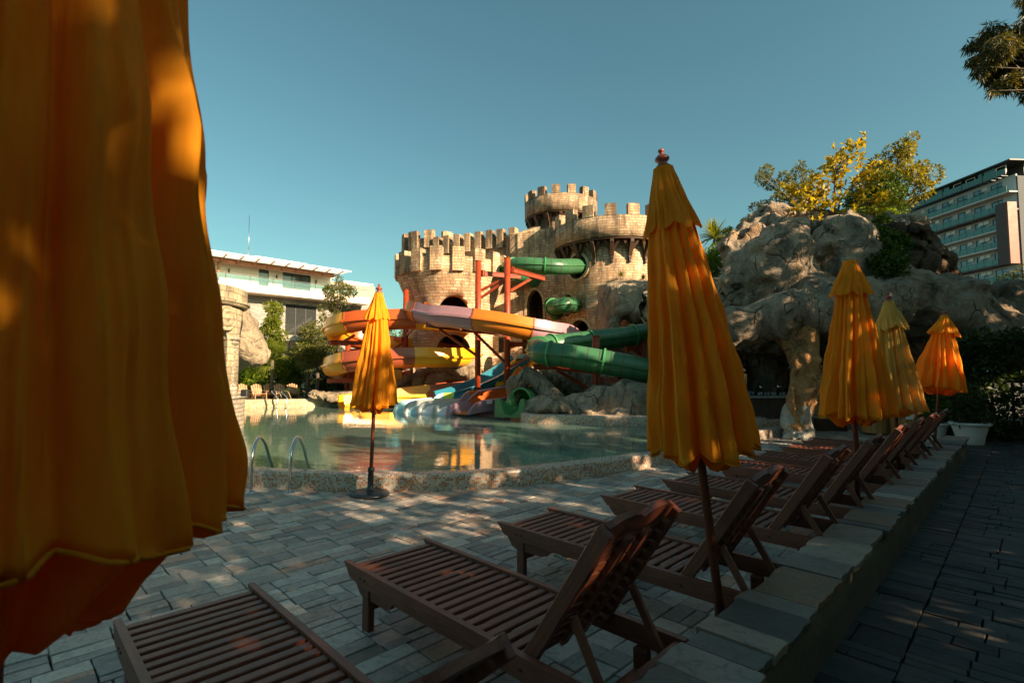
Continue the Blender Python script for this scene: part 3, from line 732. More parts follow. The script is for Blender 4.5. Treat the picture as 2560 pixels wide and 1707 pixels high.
parasol(gz(925, 1237), 2.71, 1.17, .235, 'sunlit orange parasol standing in a round black base at the pool edge', seed=9, lean=(R(1.6), 0), rz=.15, base=.245, flap=.33, flapr=.145, rtop=.05)

# ================================================================ POOL LADDERS
def handrail(pts, r, name, parent, mat):
    return MB().tube(spline(pts, 8), r, 14).build(name, mat, parent)
# near ladder: two bowed rails from the terrace over the rim into the water
lad = empty('pool_ladder', gz(680, 1228), 0, 'pair of curved steel pool handrails at the near mosaic edge left of the parasol', 'pool ladder')
o0 = Vector(lad.location)
for u0, v0, ub, vb in ((627, 1231, 680, 1168), (724, 1232, 772, 1170)):
    f0 = gz(u0, v0, 0)-o0
    b0 = gz(ub, vb, .11)-o0
    d = (b0-f0); d.z = 0
    zt = CAMH-(1096-932)/FPX*(f0.y+o0.y+.12)
    e1 = f0+Vector((d.x*.0, d.y*.0, 0))
    mid = f0+d*.36; 
    handrail([f0+Vector((0, 0, .02)), f0+Vector((d.x*.02, 0, zt*.45)), f0+d*.05+Vector((0, 0, zt*.8)), f0+d*.3+Vector((0, 0, zt*1.0)), f0+d*.58+Vector((0, 0, zt*.82)), f0+d*.85+Vector((0, 0, zt*.42)), f0+d*1.05+Vector((0, 0, .05)), f0+d*1.12+Vector((0, 0, -.45))], .0225, 'handrail', lad, M['chrome'])
    MB().lathe([(0, .018), (.03, .018), (.055, .012), (.062, 0)], f0, 20).build('flange', M['chrome'], lad)
lad2 = empty('pool_ladder', at(705, 1004, 21.4), 0, 'small steel ladder with two rails on the far pool edge before the armchairs', 'pool ladder')
o0 = Vector(lad2.location)
for u0 in (694, 717):
    b = at(u0, 1006, 21.2)-o0; t_ = at(u0+2, 978, 21.9)-o0
    handrail([b+Vector((0, -.12, -.25)), b+Vector((0, 0, .2)), Vector((t_.x-.02, t_.y-.5, t_.z)), Vector((t_.x, t_.y, t_.z+.02)), Vector((t_.x+.02, t_.y+.35, t_.z-.35))], .03, 'handrail', lad2, M['chrome'])
MB().box((b.x-.2, b.y-.1, -.3), (.38, .08, .03)).build('step', M['chrome'], lad2)

# ================================================================ WOODEN ARMCHAIRS on the far bank
def armchair():
    root = empty('wooden_armchair'); wm = M['chair_wood']
    for i in range(5):
        y = -.2+.1*i; h = .72-.035*abs(i-2)**1.5
        MB().beam((.22, y*.85, .16), (.22+.32*h/.72, y*1.15, .18+h*.86), .085, .018, up=(1, 0, .4), bev=.004).build('back_slat', wm, root)
    mb = MB()
    for i in range(5): mb.beam((-.22+.09*i, -.25, .31-.03*i), (-.22+.09*i, .25, .31-.03*i), .078, .018)
    mb.build('seat', wm, root)
    for y in (-.27, .27):
        MB().box((-.22, y, .21), (.08, .025, .44)).build('leg', wm, root)
        MB().beam((-.26, y*.95, .30), (.42, y*.95, .03), .09, .024, up=(0, 1, 0)).build('leg', wm, root)
        MB().box((-.02, y*1.08, .44), (.6, .12, .02), bev=.006).build('armrest', wm, root)
    return root
ac = armchair()
acs = [(612, 24.6, -30, 'wooden slat armchair beside the stone arch column, leftmost of five'), (648, 24.3, -38, 'wooden slat armchair angled right, second from the arch column'),
       (676, 25.2, -55, 'shaded wooden slat armchair in the middle of the five on the bank'), (702, 24.8, -60, 'wooden slat armchair directly behind the far pool ladder'), (732, 25.4, -75, 'wooden slat armchair standing apart before the dark hedge, rightmost of five')]
for i, (u, Y, rz, lab) in enumerate(acs):
    o = ac if i == 0 else copy_tree(ac)
    b = at(u, 996, Y); o.location = (b.x, Y, .30); o.rotation_euler.z = R(150+rz*.4); o.scale = (.92,)*3
    tag(o, lab, 'armchair', 'wooden armchairs on the far bank')
o = copy_tree(ac); b = at(880, 985, 25.5); o.location = (b.x, 25.5, .55); o.rotation_euler.z = R(120); o.scale = (1.1,)*3
tag(o, 'lone wooden armchair half hidden behind the orange slide and the pool parasol', 'armchair', 'wooden armchairs on the far bank')
# ================================================================ CASTLE
def boolean_cut(o, cutters):
    """subtract closed meshes (world-space, parentless) from o and keep the result as plain mesh"""
    for c in cutters:
        md = o.modifiers.new('cut', 'BOOLEAN'); md.operation = 'DIFFERENCE'; md.object = c; md.solver = 'EXACT'
    bpy.context.view_layer.update(); dg = bpy.context.evaluated_depsgraph_get()
    me = bpy.data.meshes.new_from_object(o.evaluated_get(dg)); old = o.data; o.modifiers.clear(); o.data = me
    bpy.data.meshes.remove(old)
    for c in cutters:
        m_ = c.data; bpy.data.objects.remove(c); bpy.data.meshes.remove(m_)
def arch_outline(w_, h_, kind='round', n=14, low=0.0):
    """2D outline (x, z), z=0 at the sill, from left foot over the top to the right foot"""
    r = w_/2; out = [(-r, low)]
    if kind == 'circle': return [(-r*math.cos(2*math.pi*k/(2*n)), r*math.sin(2*math.pi*k/(2*n))) for k in range(2*n)]
    if kind == 'round':
        for k in range(n+1): a_ = math.pi*k/n; out.append((-r*math.cos(a_), h_-r+r*math.sin(a_)))
    elif kind == 'pointed':
        rise = w_*.95
        for k in range(n+1):
            t = k/n; x = -r+2*r*t; q = abs(x)/r; out.append((x, h_-rise+rise*math.sqrt(max(0, 1-q**1.55))))
    elif kind == 'rect': out += [(-r, h_), (r, h_)]
    out.append((r, low)); return out
def arch_cutter(c, ang, outl, depth):
    """prism along direction ang (radians, pointing outward), centred at c"""
    d = Vector((math.cos(ang), math.sin(ang), 0)); x = Vector((-d.y, d.x, 0)); c = Vector(c)
    mb = MB(); n = len(outl); vs = []
    for s_ in (-depth/2, depth/2): vs += [c+d*s_+x*a_+Vector((0, 0, b_)) for a_, b_ in outl]
    mb.add(vs, [tuple(range(n)), tuple(n+k for k in range(n))[::-1]]+[(k, n+k, n+(k+1) % n, (k+1) % n) for k in range(n)])
    return mb.build('tmp', None, None, weld=True)
def arch_trim(name, parent, c, ang, outl, surf, wd=.14, prj=.07, closed=False, mat='castle_trim'):
    """dressed-stone surround following the opening; surf(lateral, z) gives the wall's outward distance from c along ang"""
    d = Vector((math.cos(ang), math.sin(ang), 0)); x = Vector((-d.y, d.x, 0)); c = Vector(c); n = len(outl)
    mb = MB(); vs = []; uv = []; L = 0
    for i, (a_, b_) in enumerate(outl):
        p0 = outl[(i-1) % n if closed else max(i-1, 0)]; p1 = outl[(i+1) % n if closed else min(i+1, n-1)]
        tx, tz = p1[0]-p0[0], p1[1]-p0[1]; l = math.hypot(tx, tz) or 1; ox, oz = -tz/l, tx/l
        if not closed and i in (0, n-1): ox, oz = (-1, 0) if i == 0 else (1, 0)
        if i: L += math.hypot(a_-outl[i-1][0], b_-outl[i-1][1])
        for (o_, pj) in ((-.0, -.25), (-.0, prj), (wd, prj), (wd, -.1)):
            aa, bb = a_+ox*o_, b_+oz*o_
            vs.append(c+x*aa+Vector((0, 0, bb))+d*(surf(aa, bb)+pj)); uv.append((L, o_+pj))
    m = n if closed else n-1
    fs = [(i*4+k, i*4+(k+1) % 4, ((i+1) % n)*4+(k+1) % 4, ((i+1) % n)*4+k) for i in range(m) for k in range(4)]
    mb.add(vs, fs, uv); return mb.build(name, M[mat], parent, weld=True)

castle = empty('castle', (2, 27, 0), 0, 'yellow sandstone play castle with three battlemented round towers behind the water slides', 'castle')
CO = Vector(castle.location)
def cp_(o):      # parent but keep world placement
    o.parent = castle; o.location = o.location-CO; return o
def round_wall(name, c, prof_out, thick, seg=96, zfloor=None, mat='castle', uvr=None):
    inner = [(r-thick, z) for r, z in prof_out][::-1]
    mb = MB(); mb.lathe(prof_out+inner, (0, 0, 0), seg, True, True, uvr=uvr or prof_out[0][0])
    o = mb.build(name, M[mat], None, weld=True); o.location = c
    me = o.data; me.polygons.foreach_set('use_smooth', [abs(p_.normal.z) < .8 for p_ in me.polygons])
    return o
def sector_block(mb, r0, r1, a0, a1, z0, z1, z0in=None, seg=3):
    """wedge-shaped merlon; z0in: lower edge at the wall so the block tapers like a corbel"""
    vs = []; uv = []
    for i in range(seg+1):
        a_ = a0+(a1-a0)*i/seg
        for r_, z_ in ((r0, z0 if z0in is None else z0in), (r1, z0), (r1, z1), (r0, z1)):
            vs.append(Vector((r_*math.cos(a_), r_*math.sin(a_), z_))); uv.append((a_*r1+(r1-r_), z_+(r1-r_ if z_ == z1 else 0)))
    fs = [(i*4+k, (i+1)*4+k, (i+1)*4+(k+1) % 4, i*4+(k+1) % 4) for i in range(seg) for k in range(4)]
    fs += [(0, 1, 2, 3), (seg*4+3, seg*4+2, seg*4+1, seg*4)]
    mb.add(vs, fs, uv)
def ang_to_cam(c): return math.atan2(-c[1], -c[0])
# ---- left tower: neck flaring into a battlemented crown
cL = Vector((-3.09, 26, 0)); rn = 2.10
LP = [(rn, .1), (rn, 1.2), (rn, 2.4), (rn, 3.6), (rn, 4.7), (2.2, 5.05), (2.38, 5.45), (2.56, 5.85), (2.68, 6.15), (2.72, 6.3), (2.72, 6.95)]
tl = round_wall('tower', cL, LP, .42)
fa = ang_to_cam(cL)+R(2)
def surf_cyl(r): return lambda a_, z_: math.sqrt(max(.01, r*r-a_*a_))
win = [(0.02, 3.75, 1.42, 1.42, 'round'), (0.02, 1.75, 1.62, 1.62, 'round'), (0.0, .15, 1.5, 1.15, 'round')]
cuts = []; specs = []
for da, z_, w_, h_, kd in win:
    a_ = fa+da; ol = arch_outline(w_, h_, kd); c = cL+Vector((math.cos(a_)*rn, math.sin(a_)*rn, z_))
    cuts.append(arch_cutter(c, a_, ol, 1.6)); specs.append((cL+Vector((0, 0, z_)), a_, ol))
# side openings: on the left where the flume passes
a_ = math.pi-.35; cuts.append(arch_cutter(cL+Vector((math.cos(a_)*rn, math.sin(a_)*rn, 2.1)), a_, arch_outline(1.3, 1.6), 1.6))
boolean_cut(tl, cuts); cp_(tl)
for c, a_, ol in specs: cp_(arch_trim('window_trim', None, c, a_, ol, surf_cyl(rn), wd=.17, prj=.03)).parent = castle
nm = 17
for k in range(nm):
    a0 = fa-R(90/nm)+k*2*math.pi/nm+R(4); wdt = 2*math.pi/nm*.53
    mb = MB(); sector_block(mb, 2.38, 2.86, a0, a0+wdt, 6.28+random.uniform(-.03, .03), 7.36+random.uniform(-.03, .03), 6.28)
    o = mb.build('merlon', M['castle'], tl, weld=True)
# keep sub-parts of the towers directly under each tower
def under(tower, *objs):
    for o in objs: o.parent = tower
fl_ = MB().disc((0, 0, 6.4), 2.32, 40).disc((0, 0, 4.0), 1.7, 30, -1).build('platform', M['castle'], tl)
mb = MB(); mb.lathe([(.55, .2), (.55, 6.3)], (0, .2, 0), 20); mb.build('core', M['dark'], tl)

def flat_wall(name, p0, p1, z0, z1a, z1b, th=.45, mat='castle', nseg=12):
    """straight wall from p0 to p1; the outside is on the right of the direction p0->p1"""
    p0, p1 = Vector(p0), Vector(p1); d = (p1-p0).normalized(); nrm = Vector((d.y, -d.x, 0)); L = (p1-p0).length
    mb = MB(); vs = []; uv = []
    for i in range(nseg+1):
        t = i/nseg; z1 = z1a+(z1b-z1a)*t
        for o_, z_ in ((0, z0), (0, z1), (-th, z1), (-th, z0)):
            vs.append(p0+d*L*t+nrm*o_+Vector((0, 0, z_))); uv.append((L*t, z_+(0 if o_ == 0 else .4)))
    fs = [(i*4+k, i*4+(k+1) % 4, (i+1)*4+(k+1) % 4, (i+1)*4+k) for i in range(nseg) for k in range(4)]
    fs += [(0, 1, 2, 3)[::-1], tuple(nseg*4+k for k in range(4))]
    mb.add(vs, fs, uv); return mb.build(name, M[mat], None, weld=True), d, nrm, L
# ---- curtain wall behind, stepping up with merlons
pA, pB = Vector((-4.75, 30.1, 0)), Vector((.35, 27.75, 0))
cw, d, nrm, L = flat_wall('curtain_wall', pA, pB, .1, 9.2, 9.2)
aw = math.atan2(nrm.y, nrm.x)
ptw = pA+d*(L*.66); olp = arch_outline(.55, .95, 'pointed'); 
boolean_cut(cw, [arch_cutter(ptw+Vector((0, 0, 6.75)), aw, olp, 1.2)])
cp_(cw); cp_(arch_trim('window_trim', None, ptw+Vector((0, 0, 6.75)), aw, olp, lambda a_, z_: 0, wd=.13, prj=.04))
nmr = 8
for k in range(nmr):
    t = .03+k/nmr*1.0; c = pA+d*(L*t+.2)
    ub = MB(); M3 = Matrix(((d.x, nrm.x, 0), (d.y, nrm.y, 0), (0, 0, 1)))
    ub.box(c+nrm*(-.02)+Vector((0, 0, 9.02-CAMH*0)), (.38, .50, 1.05), M3)
    o = ub.build('merlon', M['castle'], cw); o.location = -cw.location-CO+Vector((random.uniform(-.02, .02), 0, random.uniform(-.02, .02)))
    for v_ in o.data.vertices:      # taper the lower outer edge like the photo's corbelled blocks
        pass
# rounded bastion behind the left tower
cb = Vector((-4.95, 32.0, 0))
bt = round_wall('bastion', cb, [(1.85, .1), (1.85, 4), (1.85, 9.6)], .4, 48); cp_(bt)
for k in range(11):
    a0 = k*2*math.pi/11; mb = MB(); sector_block(mb, 1.62, 2.0, a0, a0+.34, 9.0, 10.05+random.uniform(-.04, .04), 9.0); mb.build('merlon', M['castle'], bt, weld=True)
# ---- centre wall with the pointed gateway
gw, d2, n2, L2 = flat_wall('gate_wall', (.30, 27.2, 0), (3.1, 26.4, 0), .1, 9.05, 9.35, th=.5)
a2 = math.atan2(n2.y, n2.x)
def on_wall(u, v, p0, nrm_):      # point of the wall plane seen at a pixel
    r = ray(u, v); o_ = Vector((0, 0, CAMH)); t = (Vector(p0)-o_).dot(nrm_)/r.dot(nrm_); return o_+r*t
g1 = on_wall(1337, 724, (.30, 27.2, 0), n2); ol1 = arch_outline(.88, 1.9, 'pointed'); g1.z -= 1.9
g2 = on_wall(1318, 836, (.30, 27.2, 0), n2); ol2 = arch_outline(.86, 2.2, 'round'); g2.z -= 2.2
boolean_cut(gw, [arch_cutter(g1, a2, ol1, 1.4), arch_cutter(g2, a2, ol2, 1.4)])
cp_(gw)
for g_, ol in ((g1, ol1), (g2, ol2)): cp_(arch_trim('window_trim', None, g_, a2, ol, lambda a_, z_: 0, wd=.12, prj=.04))
# link wall left of the gate, between left tower and gate, with a small square window
lw, d3, n3, L3 = flat_wall('link_wall', (-1.35, 26.75, 0), (.55, 27.0, 0), .1, 6.6, 6.6, th=.4)
a3 = math.atan2(n3.y, n3.x); g3 = on_wall(1254, 852, (-1.35, 26.75, 0), n3); ol3 = arch_outline(.32, .78, 'rect'); g3.z -= .6
boolean_cut(lw, [arch_cutter(g3, a3, ol3, 1.2)]); cp_(lw)
cp_(arch_trim('window_trim', None, g3, a3, ol3, lambda a_, z_: 0, wd=.07, prj=.03))
# dark rooms behind the openings, with walls on the far side
bk, *_ = flat_wall('rear_wall', (-1.4, 30.6, 0), (5.6, 29.4, 0), .1, 9.0, 9.0, th=.4)
kk = on_wall(1322, 815, (-1.4, 30.6, 0), Vector((-.17, -1, 0)).normalized()); boolean_cut(bk, [arch_cutter(kk+Vector((-.02, 0, -1.0)), math.pi/2*3, arch_outline(.9, 2.1, 'pointed'), 4)])
cp_(bk)
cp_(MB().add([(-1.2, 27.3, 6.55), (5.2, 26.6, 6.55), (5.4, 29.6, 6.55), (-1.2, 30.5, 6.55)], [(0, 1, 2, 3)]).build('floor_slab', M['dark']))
# ---- right tower with timber brackets
def drum_tower(name, c, rin, rout, zb, zd, zc, zt, nm, nb, phase=0.0, th=.4):
    t = round_wall(name, c, [(rin, .1), (rin, 2), (rin, 4), (rin, 6), (rin, zd+.15)], th)
    dr = round_wall('parapet', (0, 0, 0), [(rout, zd), (rout, (zd+zc)/2), (rout, zc)], .34, uvr=rout)
    dr.parent = t
    for k in range(nm):
        a0 = phase+k*2*math.pi/nm; mb = MB(); wdt = 2*math.pi/nm*.5
        sector_block(mb, rout-.34, rout+.012, a0, a0+wdt, zc-.02, zt+random.uniform(-.03, .03)); mb.build('merlon', M['castle'], t, weld=True)
    MB().lathe([(rin-.1, zd-.03), (rout-.05, zd-.03), (rout-.05, zd-.1), (rin-.1, zd-.1)], seg=64, closed=True).build('floor_ring', M['dark_wood'], t)
    MB().disc((0, 0, zd+.4), rout-.2, 40).disc((0, 0, zd-.2), rin-.2, 40, -1).build('platform', M['castle'], t)
    for k in range(nb):      # a knee brace: post on the wall, raking strut, outrigger
        a_ = phase+.1+k*2*math.pi/nb; e = Vector((math.cos(a_), math.sin(a_), 0)); q = Vector((-e.y, e.x, 0)); g_ = rout-rin; mb = MB()
        H_ = zd-zb
        mb.beam(e*(rin+.05)+Vector((0, 0, zb+.12)), e*(rin+.05)+Vector((0, 0, zd-.1)), .17, .16, up=tuple(q), bev=.01)
        mb.beam(e*(rin+.06)+Vector((0, 0, zb+.25)), e*(rout-.12)+Vector((0, 0, zd-.14)), .18, .19, up=tuple(q), bev=.01)
        mb.beam(e*(rin)+Vector((0, 0, zd-.17)), e*(rout-.06)+Vector((0, 0, zd-.17)), .17, .18, bev=.01)
        mb.beam(e*(rin+.06)+Vector((0, 0, zb+.12)), e*(rin+.06)+Vector((0, 0, zb-.1)), .12, .12, up=tuple(q), bev=.02)
        for sg in (-1, 1):
            mb.beam(e*(rin+.07)+Vector((0, 0, zb+H_*.38)), e*(rin+g_*.55)+q*sg*(.30*rout/3)+Vector((0, 0, zd-.14)), .13, .14, up=tuple(q))
        mb.build('bracket', M['dark_wood'], t)
    return t
cR = Vector((5.35, 27, 0)); rR = 2.64
tr_ = drum_tower('tower', cR, rR, 3.18, 6.95, 8.02, 9.05, 9.62, 18, 20, phase=ang_to_cam(cR)-R(6))
cuts = []; sp = []
for u, v, w_, h_, kd in ((1443, 667, 1.22, 1.22, 'circle'), (1420, 764, 1.15, 1.15, 'circle'), (1448, 828, 1.25, 1.4, 'round')):
    # direction from the tower centre to the wall point seen at this pixel
    r = ray(u, v); best = None
    A_ = r.x**2+r.y**2; B_ = -2*(r.x*cR.x+r.y*cR.y); C_ = cR.x**2+cR.y**2-rR*rR; t = (-B_-math.sqrt(max(0, B_*B_-4*A_*C_)))/(2*A_)
    P_ = Vector((0, 0, CAMH))+r*t; a_ = math.atan2(P_.y-cR.y, P_.x-cR.x); ol = arch_outline(w_, h_, kd)
    z_ = P_.z-(h_*.6 if kd == 'round' else 0)
    cuts.append(arch_cutter(Vector((P_.x, P_.y, z_)), a_, ol, 1.5)); sp.append((cR+Vector((0, 0, z_)), a_, ol, kd == 'circle'))
boolean_cut(tr_, cuts); tr_.location = cR-CO; tr_.parent = castle
for c, a_, ol, cl in sp: cp_(arch_trim('window_trim', None, c, a_, ol, surf_cyl(rR), wd=.13, prj=.05, closed=cl))
HOLES = [(cR+Vector((math.cos(a_)*rR, math.sin(a_)*rR, c.z)), a_) for c, a_, ol, cl in sp]
# ---- high back tower
cH = Vector((3.2, 33, 0))
th_ = drum_tower('tower', cH, 1.88, 2.36, 10.45, 11.5, 12.55, 13.08, 15, 16, phase=.2); th_.location = cH-CO; th_.parent = castle
# stepped wall piece between high tower and right tower
kw, *_ = flat_wall('keep_wall', (.30, 27.25, 0), (1.7, 30.5, 0), .1, 9.05, 10.4); cp_(kw)
kw, *_ = flat_wall('keep_wall', (4.9, 31.5, 0), (4.9, 29.0, 0), .1, 10.2, 10.0); cp_(kw)

# ================================================================ WATER SLIDES
def mat_gel(name, col, trans=0.0, tcol=None, rough=.28, seam=0):
    s = NT(name); p = s.world()
    c = s.mix(.55, col, s.ramp(s.noise(p, 1.1, 6, .65), [(.3, (.62, .60, .58)), (.7, (1.12, 1.1, 1.1))]), 'MULTIPLY')
    c = s.mix(s.ramp(s.noise(s.n('Mapping', Vector=p, Scale=(5, 5, .8)).outputs[0], 1.4, 6, .72), [(.5, (0, 0, 0)), (.75, (.4,)*3)]), c, tuple(min(1, q*.5+.06) for q in col))
    if seam:
        y = s.n('SeparateXYZ', Vector=s.uv()).outputs[1]
        fr = s.math('FRACT', s.math('DIVIDE', y, seam)); m = s.math('LESS_THAN', fr, .085)
        c = s.mix(m, c, (.075, .055, .035))
    s.set(Base_Color=c, Roughness=s.math('ADD', s.math('MULTIPLY', s.noise(p, 5, 4), .28), rough-.06), Specular_IOR_Level=.45, Coat_Weight=.15, Coat_Roughness=.25, Normal=s.bump(s.noise(p, 2.5, 3), .25, .02))
    if trans:
        tr = s.n('BsdfTranslucent', Color=(*(tcol or col), 1)); mx = s.n('MixShader', Fac=trans, i1=s.b.outputs[0], i2=tr.outputs[0]); s.t.links.new(mx.outputs[0], s.out.inputs[0])
    return s.m
G = dict(
    yellow=mat_gel('yellow_gelcoat', (.92, .43, .012), .12), orange=mat_gel('burnt_orange_gelcoat', (.62, .105, .014), .08), brown=mat_gel('red_brown_gelcoat', (.36, .075, .028)),
    lilac=mat_gel('lilac_gelcoat', (.40, .215, .25)), amber=mat_gel('amber_gelcoat', (.74, .22, .018), .1), teal=mat_gel('teal_gelcoat', (.015, .17, .25)),
    green=mat_gel('green_tube_gelcoat', (.055, .185, .085), .2, (.05, .42, .03), seam=.36), gplain=mat_gel('green_trough_gelcoat', (.055, .18, .065)), gfl=mat_gel('green_flange', (.06, .26, .09)),
    aqua=mat_gel('pale_aqua_gelcoat', (.40, .68, .74)), lime=mat_gel('lime_gelcoat', (.70, .78, .10)), white=mat_gel('white_gelcoat', (.75, .74, .78)), purple=mat_gel('purple_gelcoat', (.26, .16, .21)),
    grey=mat_gel('grey_gelcoat', (.30, .33, .34)), pink=mat_gel('pale_pink_gelcoat', (.80, .55, .55)))
def frames(pts):
    out = []; n = len(pts)
    for i, p in enumerate(pts):
        t = (pts[min(i+1, n-1)]-pts[max(i-1, 0)]).normalized(); sd_ = t.cross(Vector((0, 0, 1))).normalized(); out.append((p, t, sd_, sd_.cross(t)))
    return out
def sweep(mb, fr, prof, closed=True, smooth=True, L0=0.0, ends=True):
    vs = []; uv = []; L = L0; m = len(prof); n = len(fr)
    for i, (p, t, sd_, up) in enumerate(fr):
        if i: L += (p-fr[i-1][0]).length
        for k, (x, z) in enumerate(prof): vs.append(p+sd_*x+up*z); uv.append((k/m*3, L))
    e = m if closed else m-1
    fs = [(i*m+k, (i+1)*m+k, (i+1)*m+(k+1) % m, i*m+(k+1) % m) for i in range(n-1) for k in range(e)]
    if closed and ends: fs += [tuple(range(m)), tuple((n-1)*m+k for k in range(m))[::-1]]
    mb.add(vs, fs, uv, smooth); return L
def trough_profile(r, wall=.42, th=.035, lean=.06):
    """U-shaped flume: half-round bottom, a flange at mid-height and tall leaning walls"""
    out = []
    out += [(-(r-lean), wall), (-r*.99, .055), (-(r+.085), .05), (-(r+.085), -.035), (-r, -.035)]
    for k in range(1, 16): a_ = math.pi+math.pi*k/16; out.append((r*math.cos(a_), -.035+r*math.sin(a_)*.98))
    out += [(r, -.035), (r+.085, -.035), (r+.085, .05), (r*.99, .055), (r-lean, wall)]
    ri = r-th; inn = [(ri-lean-.01, wall), (ri, .05)]
    for k in range(0, 17): a_ = -math.pi*k/16; inn.append((ri*math.cos(a_), -.035+ri*math.sin(a_)*.97))
    inn += [(-ri, .05), (-(ri-lean-.01), wall)]
    return out+inn
def flume(root, path, secs, r=.42, wall=.42, n=10, flange='grey', lead=0.0):
    """secs: (length in path knots, material) along the spline; one part per coloured section"""
    pts = spline(path, n); o0 = Vector(root.location); pts = [p-o0 for p in pts]; fr = frames(pts); pr = trough_profile(r, wall); i = 0
    for (k, mt) in secs:
        j = min(len(fr)-1, i+int(round(k*n)))
        mb = MB(); sweep(mb, fr[i:j+1], pr, smooth=False)
        o = mb.build('flume_section', G[mt], root)
        me = o.data; me.polygons.foreach_set('use_smooth', [True]*len(me.polygons)); me.set_sharp_from_angle(angle=R(35))
        p, t, sd_, up = fr[j]      # bolted joint ring
        ring = [(x*1.0, z) for x, z in pr[:len(pr)//2+3]]
        mb = MB(); q = fr[j]
        for s_ in (-1,):
            big = [(x*1.045, z*1.045-(.0 if z < 0 else 0)) for x, z in pr[:25]]; small = [(x*.99, z*.99) for x, z in pr[:25]]
            loop = big+small[::-1]; mb2 = []
            f0 = (p-t*.025, t, sd_, up); f1 = (p+t*.025, t, sd_, up); sweep(mb, [f0, f1], loop, smooth=False)
        mb.build('joint', G[mt] if flange is None else G[flange], o)
        i = j
        if i >= len(fr)-1: break
# ---- slide A: yellow and orange spiral
sA = empty('water_slide', (-5, 22.5, .3), 0, 'yellow and burnt orange open spiral slide winding around the left castle tower', 'water slide')
pathA = [(-2.6, 24.9, 3.8), at(1175, 806, 22.9), at(1105, 804, 21.9), at(1040, 798, 21.4), at(975, 799, 21.2), at(915, 801, 21.2), at(868, 808, 21.5), at(838, 819, 22.2), (-8.02, 23.15, 3.40), (-7.95, 24.1, 3.28), (-7.4, 24.75, 3.15), (-6.5, 25.0, 3.02), (-5.3, 25.0, 2.86), (-4.2, 25.6, 2.74), (-3.1, 26.0, 2.6), (-2.1, 25.6, 2.48), (-1.9, 24.6, 2.4),
         at(1155, 893, 23.0), at(1110, 893, 22.1), at(1035, 893, 21.5), at(975, 896, 21.3), at(915, 899, 21.2), at(865, 906, 21.5), at(836, 915, 22.2), (-8.1, 23.15, 1.80), (-8.0, 24.1, 1.66), (-7.3, 24.8, 1.5), (-6.3, 25.0, 1.38), (-5.2, 25.1, 1.26), (-4.2, 25.6, 1.15), (-3.3, 25.9, 1.04), (-2.3, 25.6, .95), (-1.95, 24.8, .88), (-2.3, 23.7, .80), (-3.3, 22.9, .68), (-4.6, 22.3, .54), (-5.9, 21.6, .38), (-6.9, 20.9, .26)]
flume(sA, pathA, [(3.0, 'yellow'), (2.85, 'orange'), (3.0, 'yellow'), (2.5, 'orange'), (2.2, 'yellow'), (2.6, 'orange'), (2.9, 'yellow'), (2.85, 'brown'), (2.9, 'yellow'), (2.6, 'brown'), (2.4, 'yellow'), (2.6, 'yellow'), (2.0, 'brown'), (9, 'yellow')], r=.40, wall=.40, flange=None)
# ---- slide B: lilac and amber, front run, then the pool chute
sB = empty('water_slide', (0, 20, .3), 0, 'lilac and amber open flume crossing in front of the castle between the red posts', 'water slide')
pathB = [(-2.9, 25.0, 4.12), (-3.3, 23.6, 4.12), (-3.85, 22.3, 4.12), (-3.95, 21.0, 4.12), at(1085, 787, 20.15), at(1130, 790, 19.75), at(1190, 797, 19.4), at(1250, 806, 19.2), at(1310, 818, 19.2), at(1365, 829, 19.45), at(1412, 838, 20.2), (2.75, 21.6, 2.68), (2.9, 23.0, 2.45), (3.4, 24.2, 2.2), (4.4, 24.3, 1.95), (5.0, 23.1, 1.7), (4.6, 21.6, 1.45), (3.4, 20.4, 1.15), (2.0, 19.8, .92)]
flume(sB, pathB, [(3.4, 'amber'), (2.55, 'lilac'), (2.3, 'amber'), (2.25, 'lilac'), (1.2, 'amber'), (2, 'lilac'), (2, 'amber'), (9, 'lilac')], r=.43, wall=.36, flange='brown')
# pool chute: flat-bottomed, high orange side walls turning into flared purple lips
def wall_strip(mb, pts, th):
    """vertical side wall: pts = (base Vector, height)"""
    n = len(pts); vs = []
    for i, (p, h) in enumerate(pts):
        t = (pts[min(i+1, n-1)][0]-pts[max(i-1, 0)][0]); t.z = 0; t.normalize(); nn = Vector((-t.y, t.x, 0))*th/2
        vs += [p-nn, p-nn+Vector((0, 0, h)), p+nn+Vector((0, 0, h)), p+nn]
    fs = [(i*4+k, i*4+(k+1) % 4, (i+1)*4+(k+1) % 4, (i+1)*4+k) for i in range(n-1) for k in range(4)]+[(0, 1, 2, 3)[::-1], tuple((n-1)*4+k for k in range(4))]
    mb.add(vs, fs, [(v_.x, v_.z) for v_ in vs])
sC = empty('water_slide_chute', at(1200, 1030, 18), 0, 'landing chute with tall orange walls and flared purple lips beside the green slide exit', 'slide chute')
o0 = Vector(sC.location)
def P2(u, v, Y): return at(u, v, Y)-o0
far_b = [(P2(1275, 1010, 19.6), .62), (P2(1230, 1016, 19.2), .66), (P2(1172, 1024, 18.6), .68)]
far_e = [(P2(1172, 1024, 18.6), .68), (P2(1160, 1027, 18.4), .60), (P2(1148, 1030, 18.1), .40), (P2(1141, 1032, 17.9), .22), (P2(1131, 1034, 17.6), .08)]
near_b = [(P2(1275, 1016, 18.6), .32), (P2(1240, 1024, 18.1), .32), (P2(1205, 1030, 17.6), .36)]
near_e = [(P2(1205, 1030, 17.6), .36), (P2(1190, 1032, 17.4), .34), (P2(1180, 1035, 17.2), .22), (P2(1170, 1037, 17.0), .05)]
mb = MB(); wall_strip(mb, far_b, .07); mb.build('side_wall', G['orange'], sC)
mb = MB(); wall_strip(mb, near_b, .07); mb.build('side_wall', G['purple'], sC)
mb = MB(); wall_strip(mb, far_e, .09); wall_strip(mb, near_e, .09); mb.build('lip', G['purple'], sC)
mb = MB()
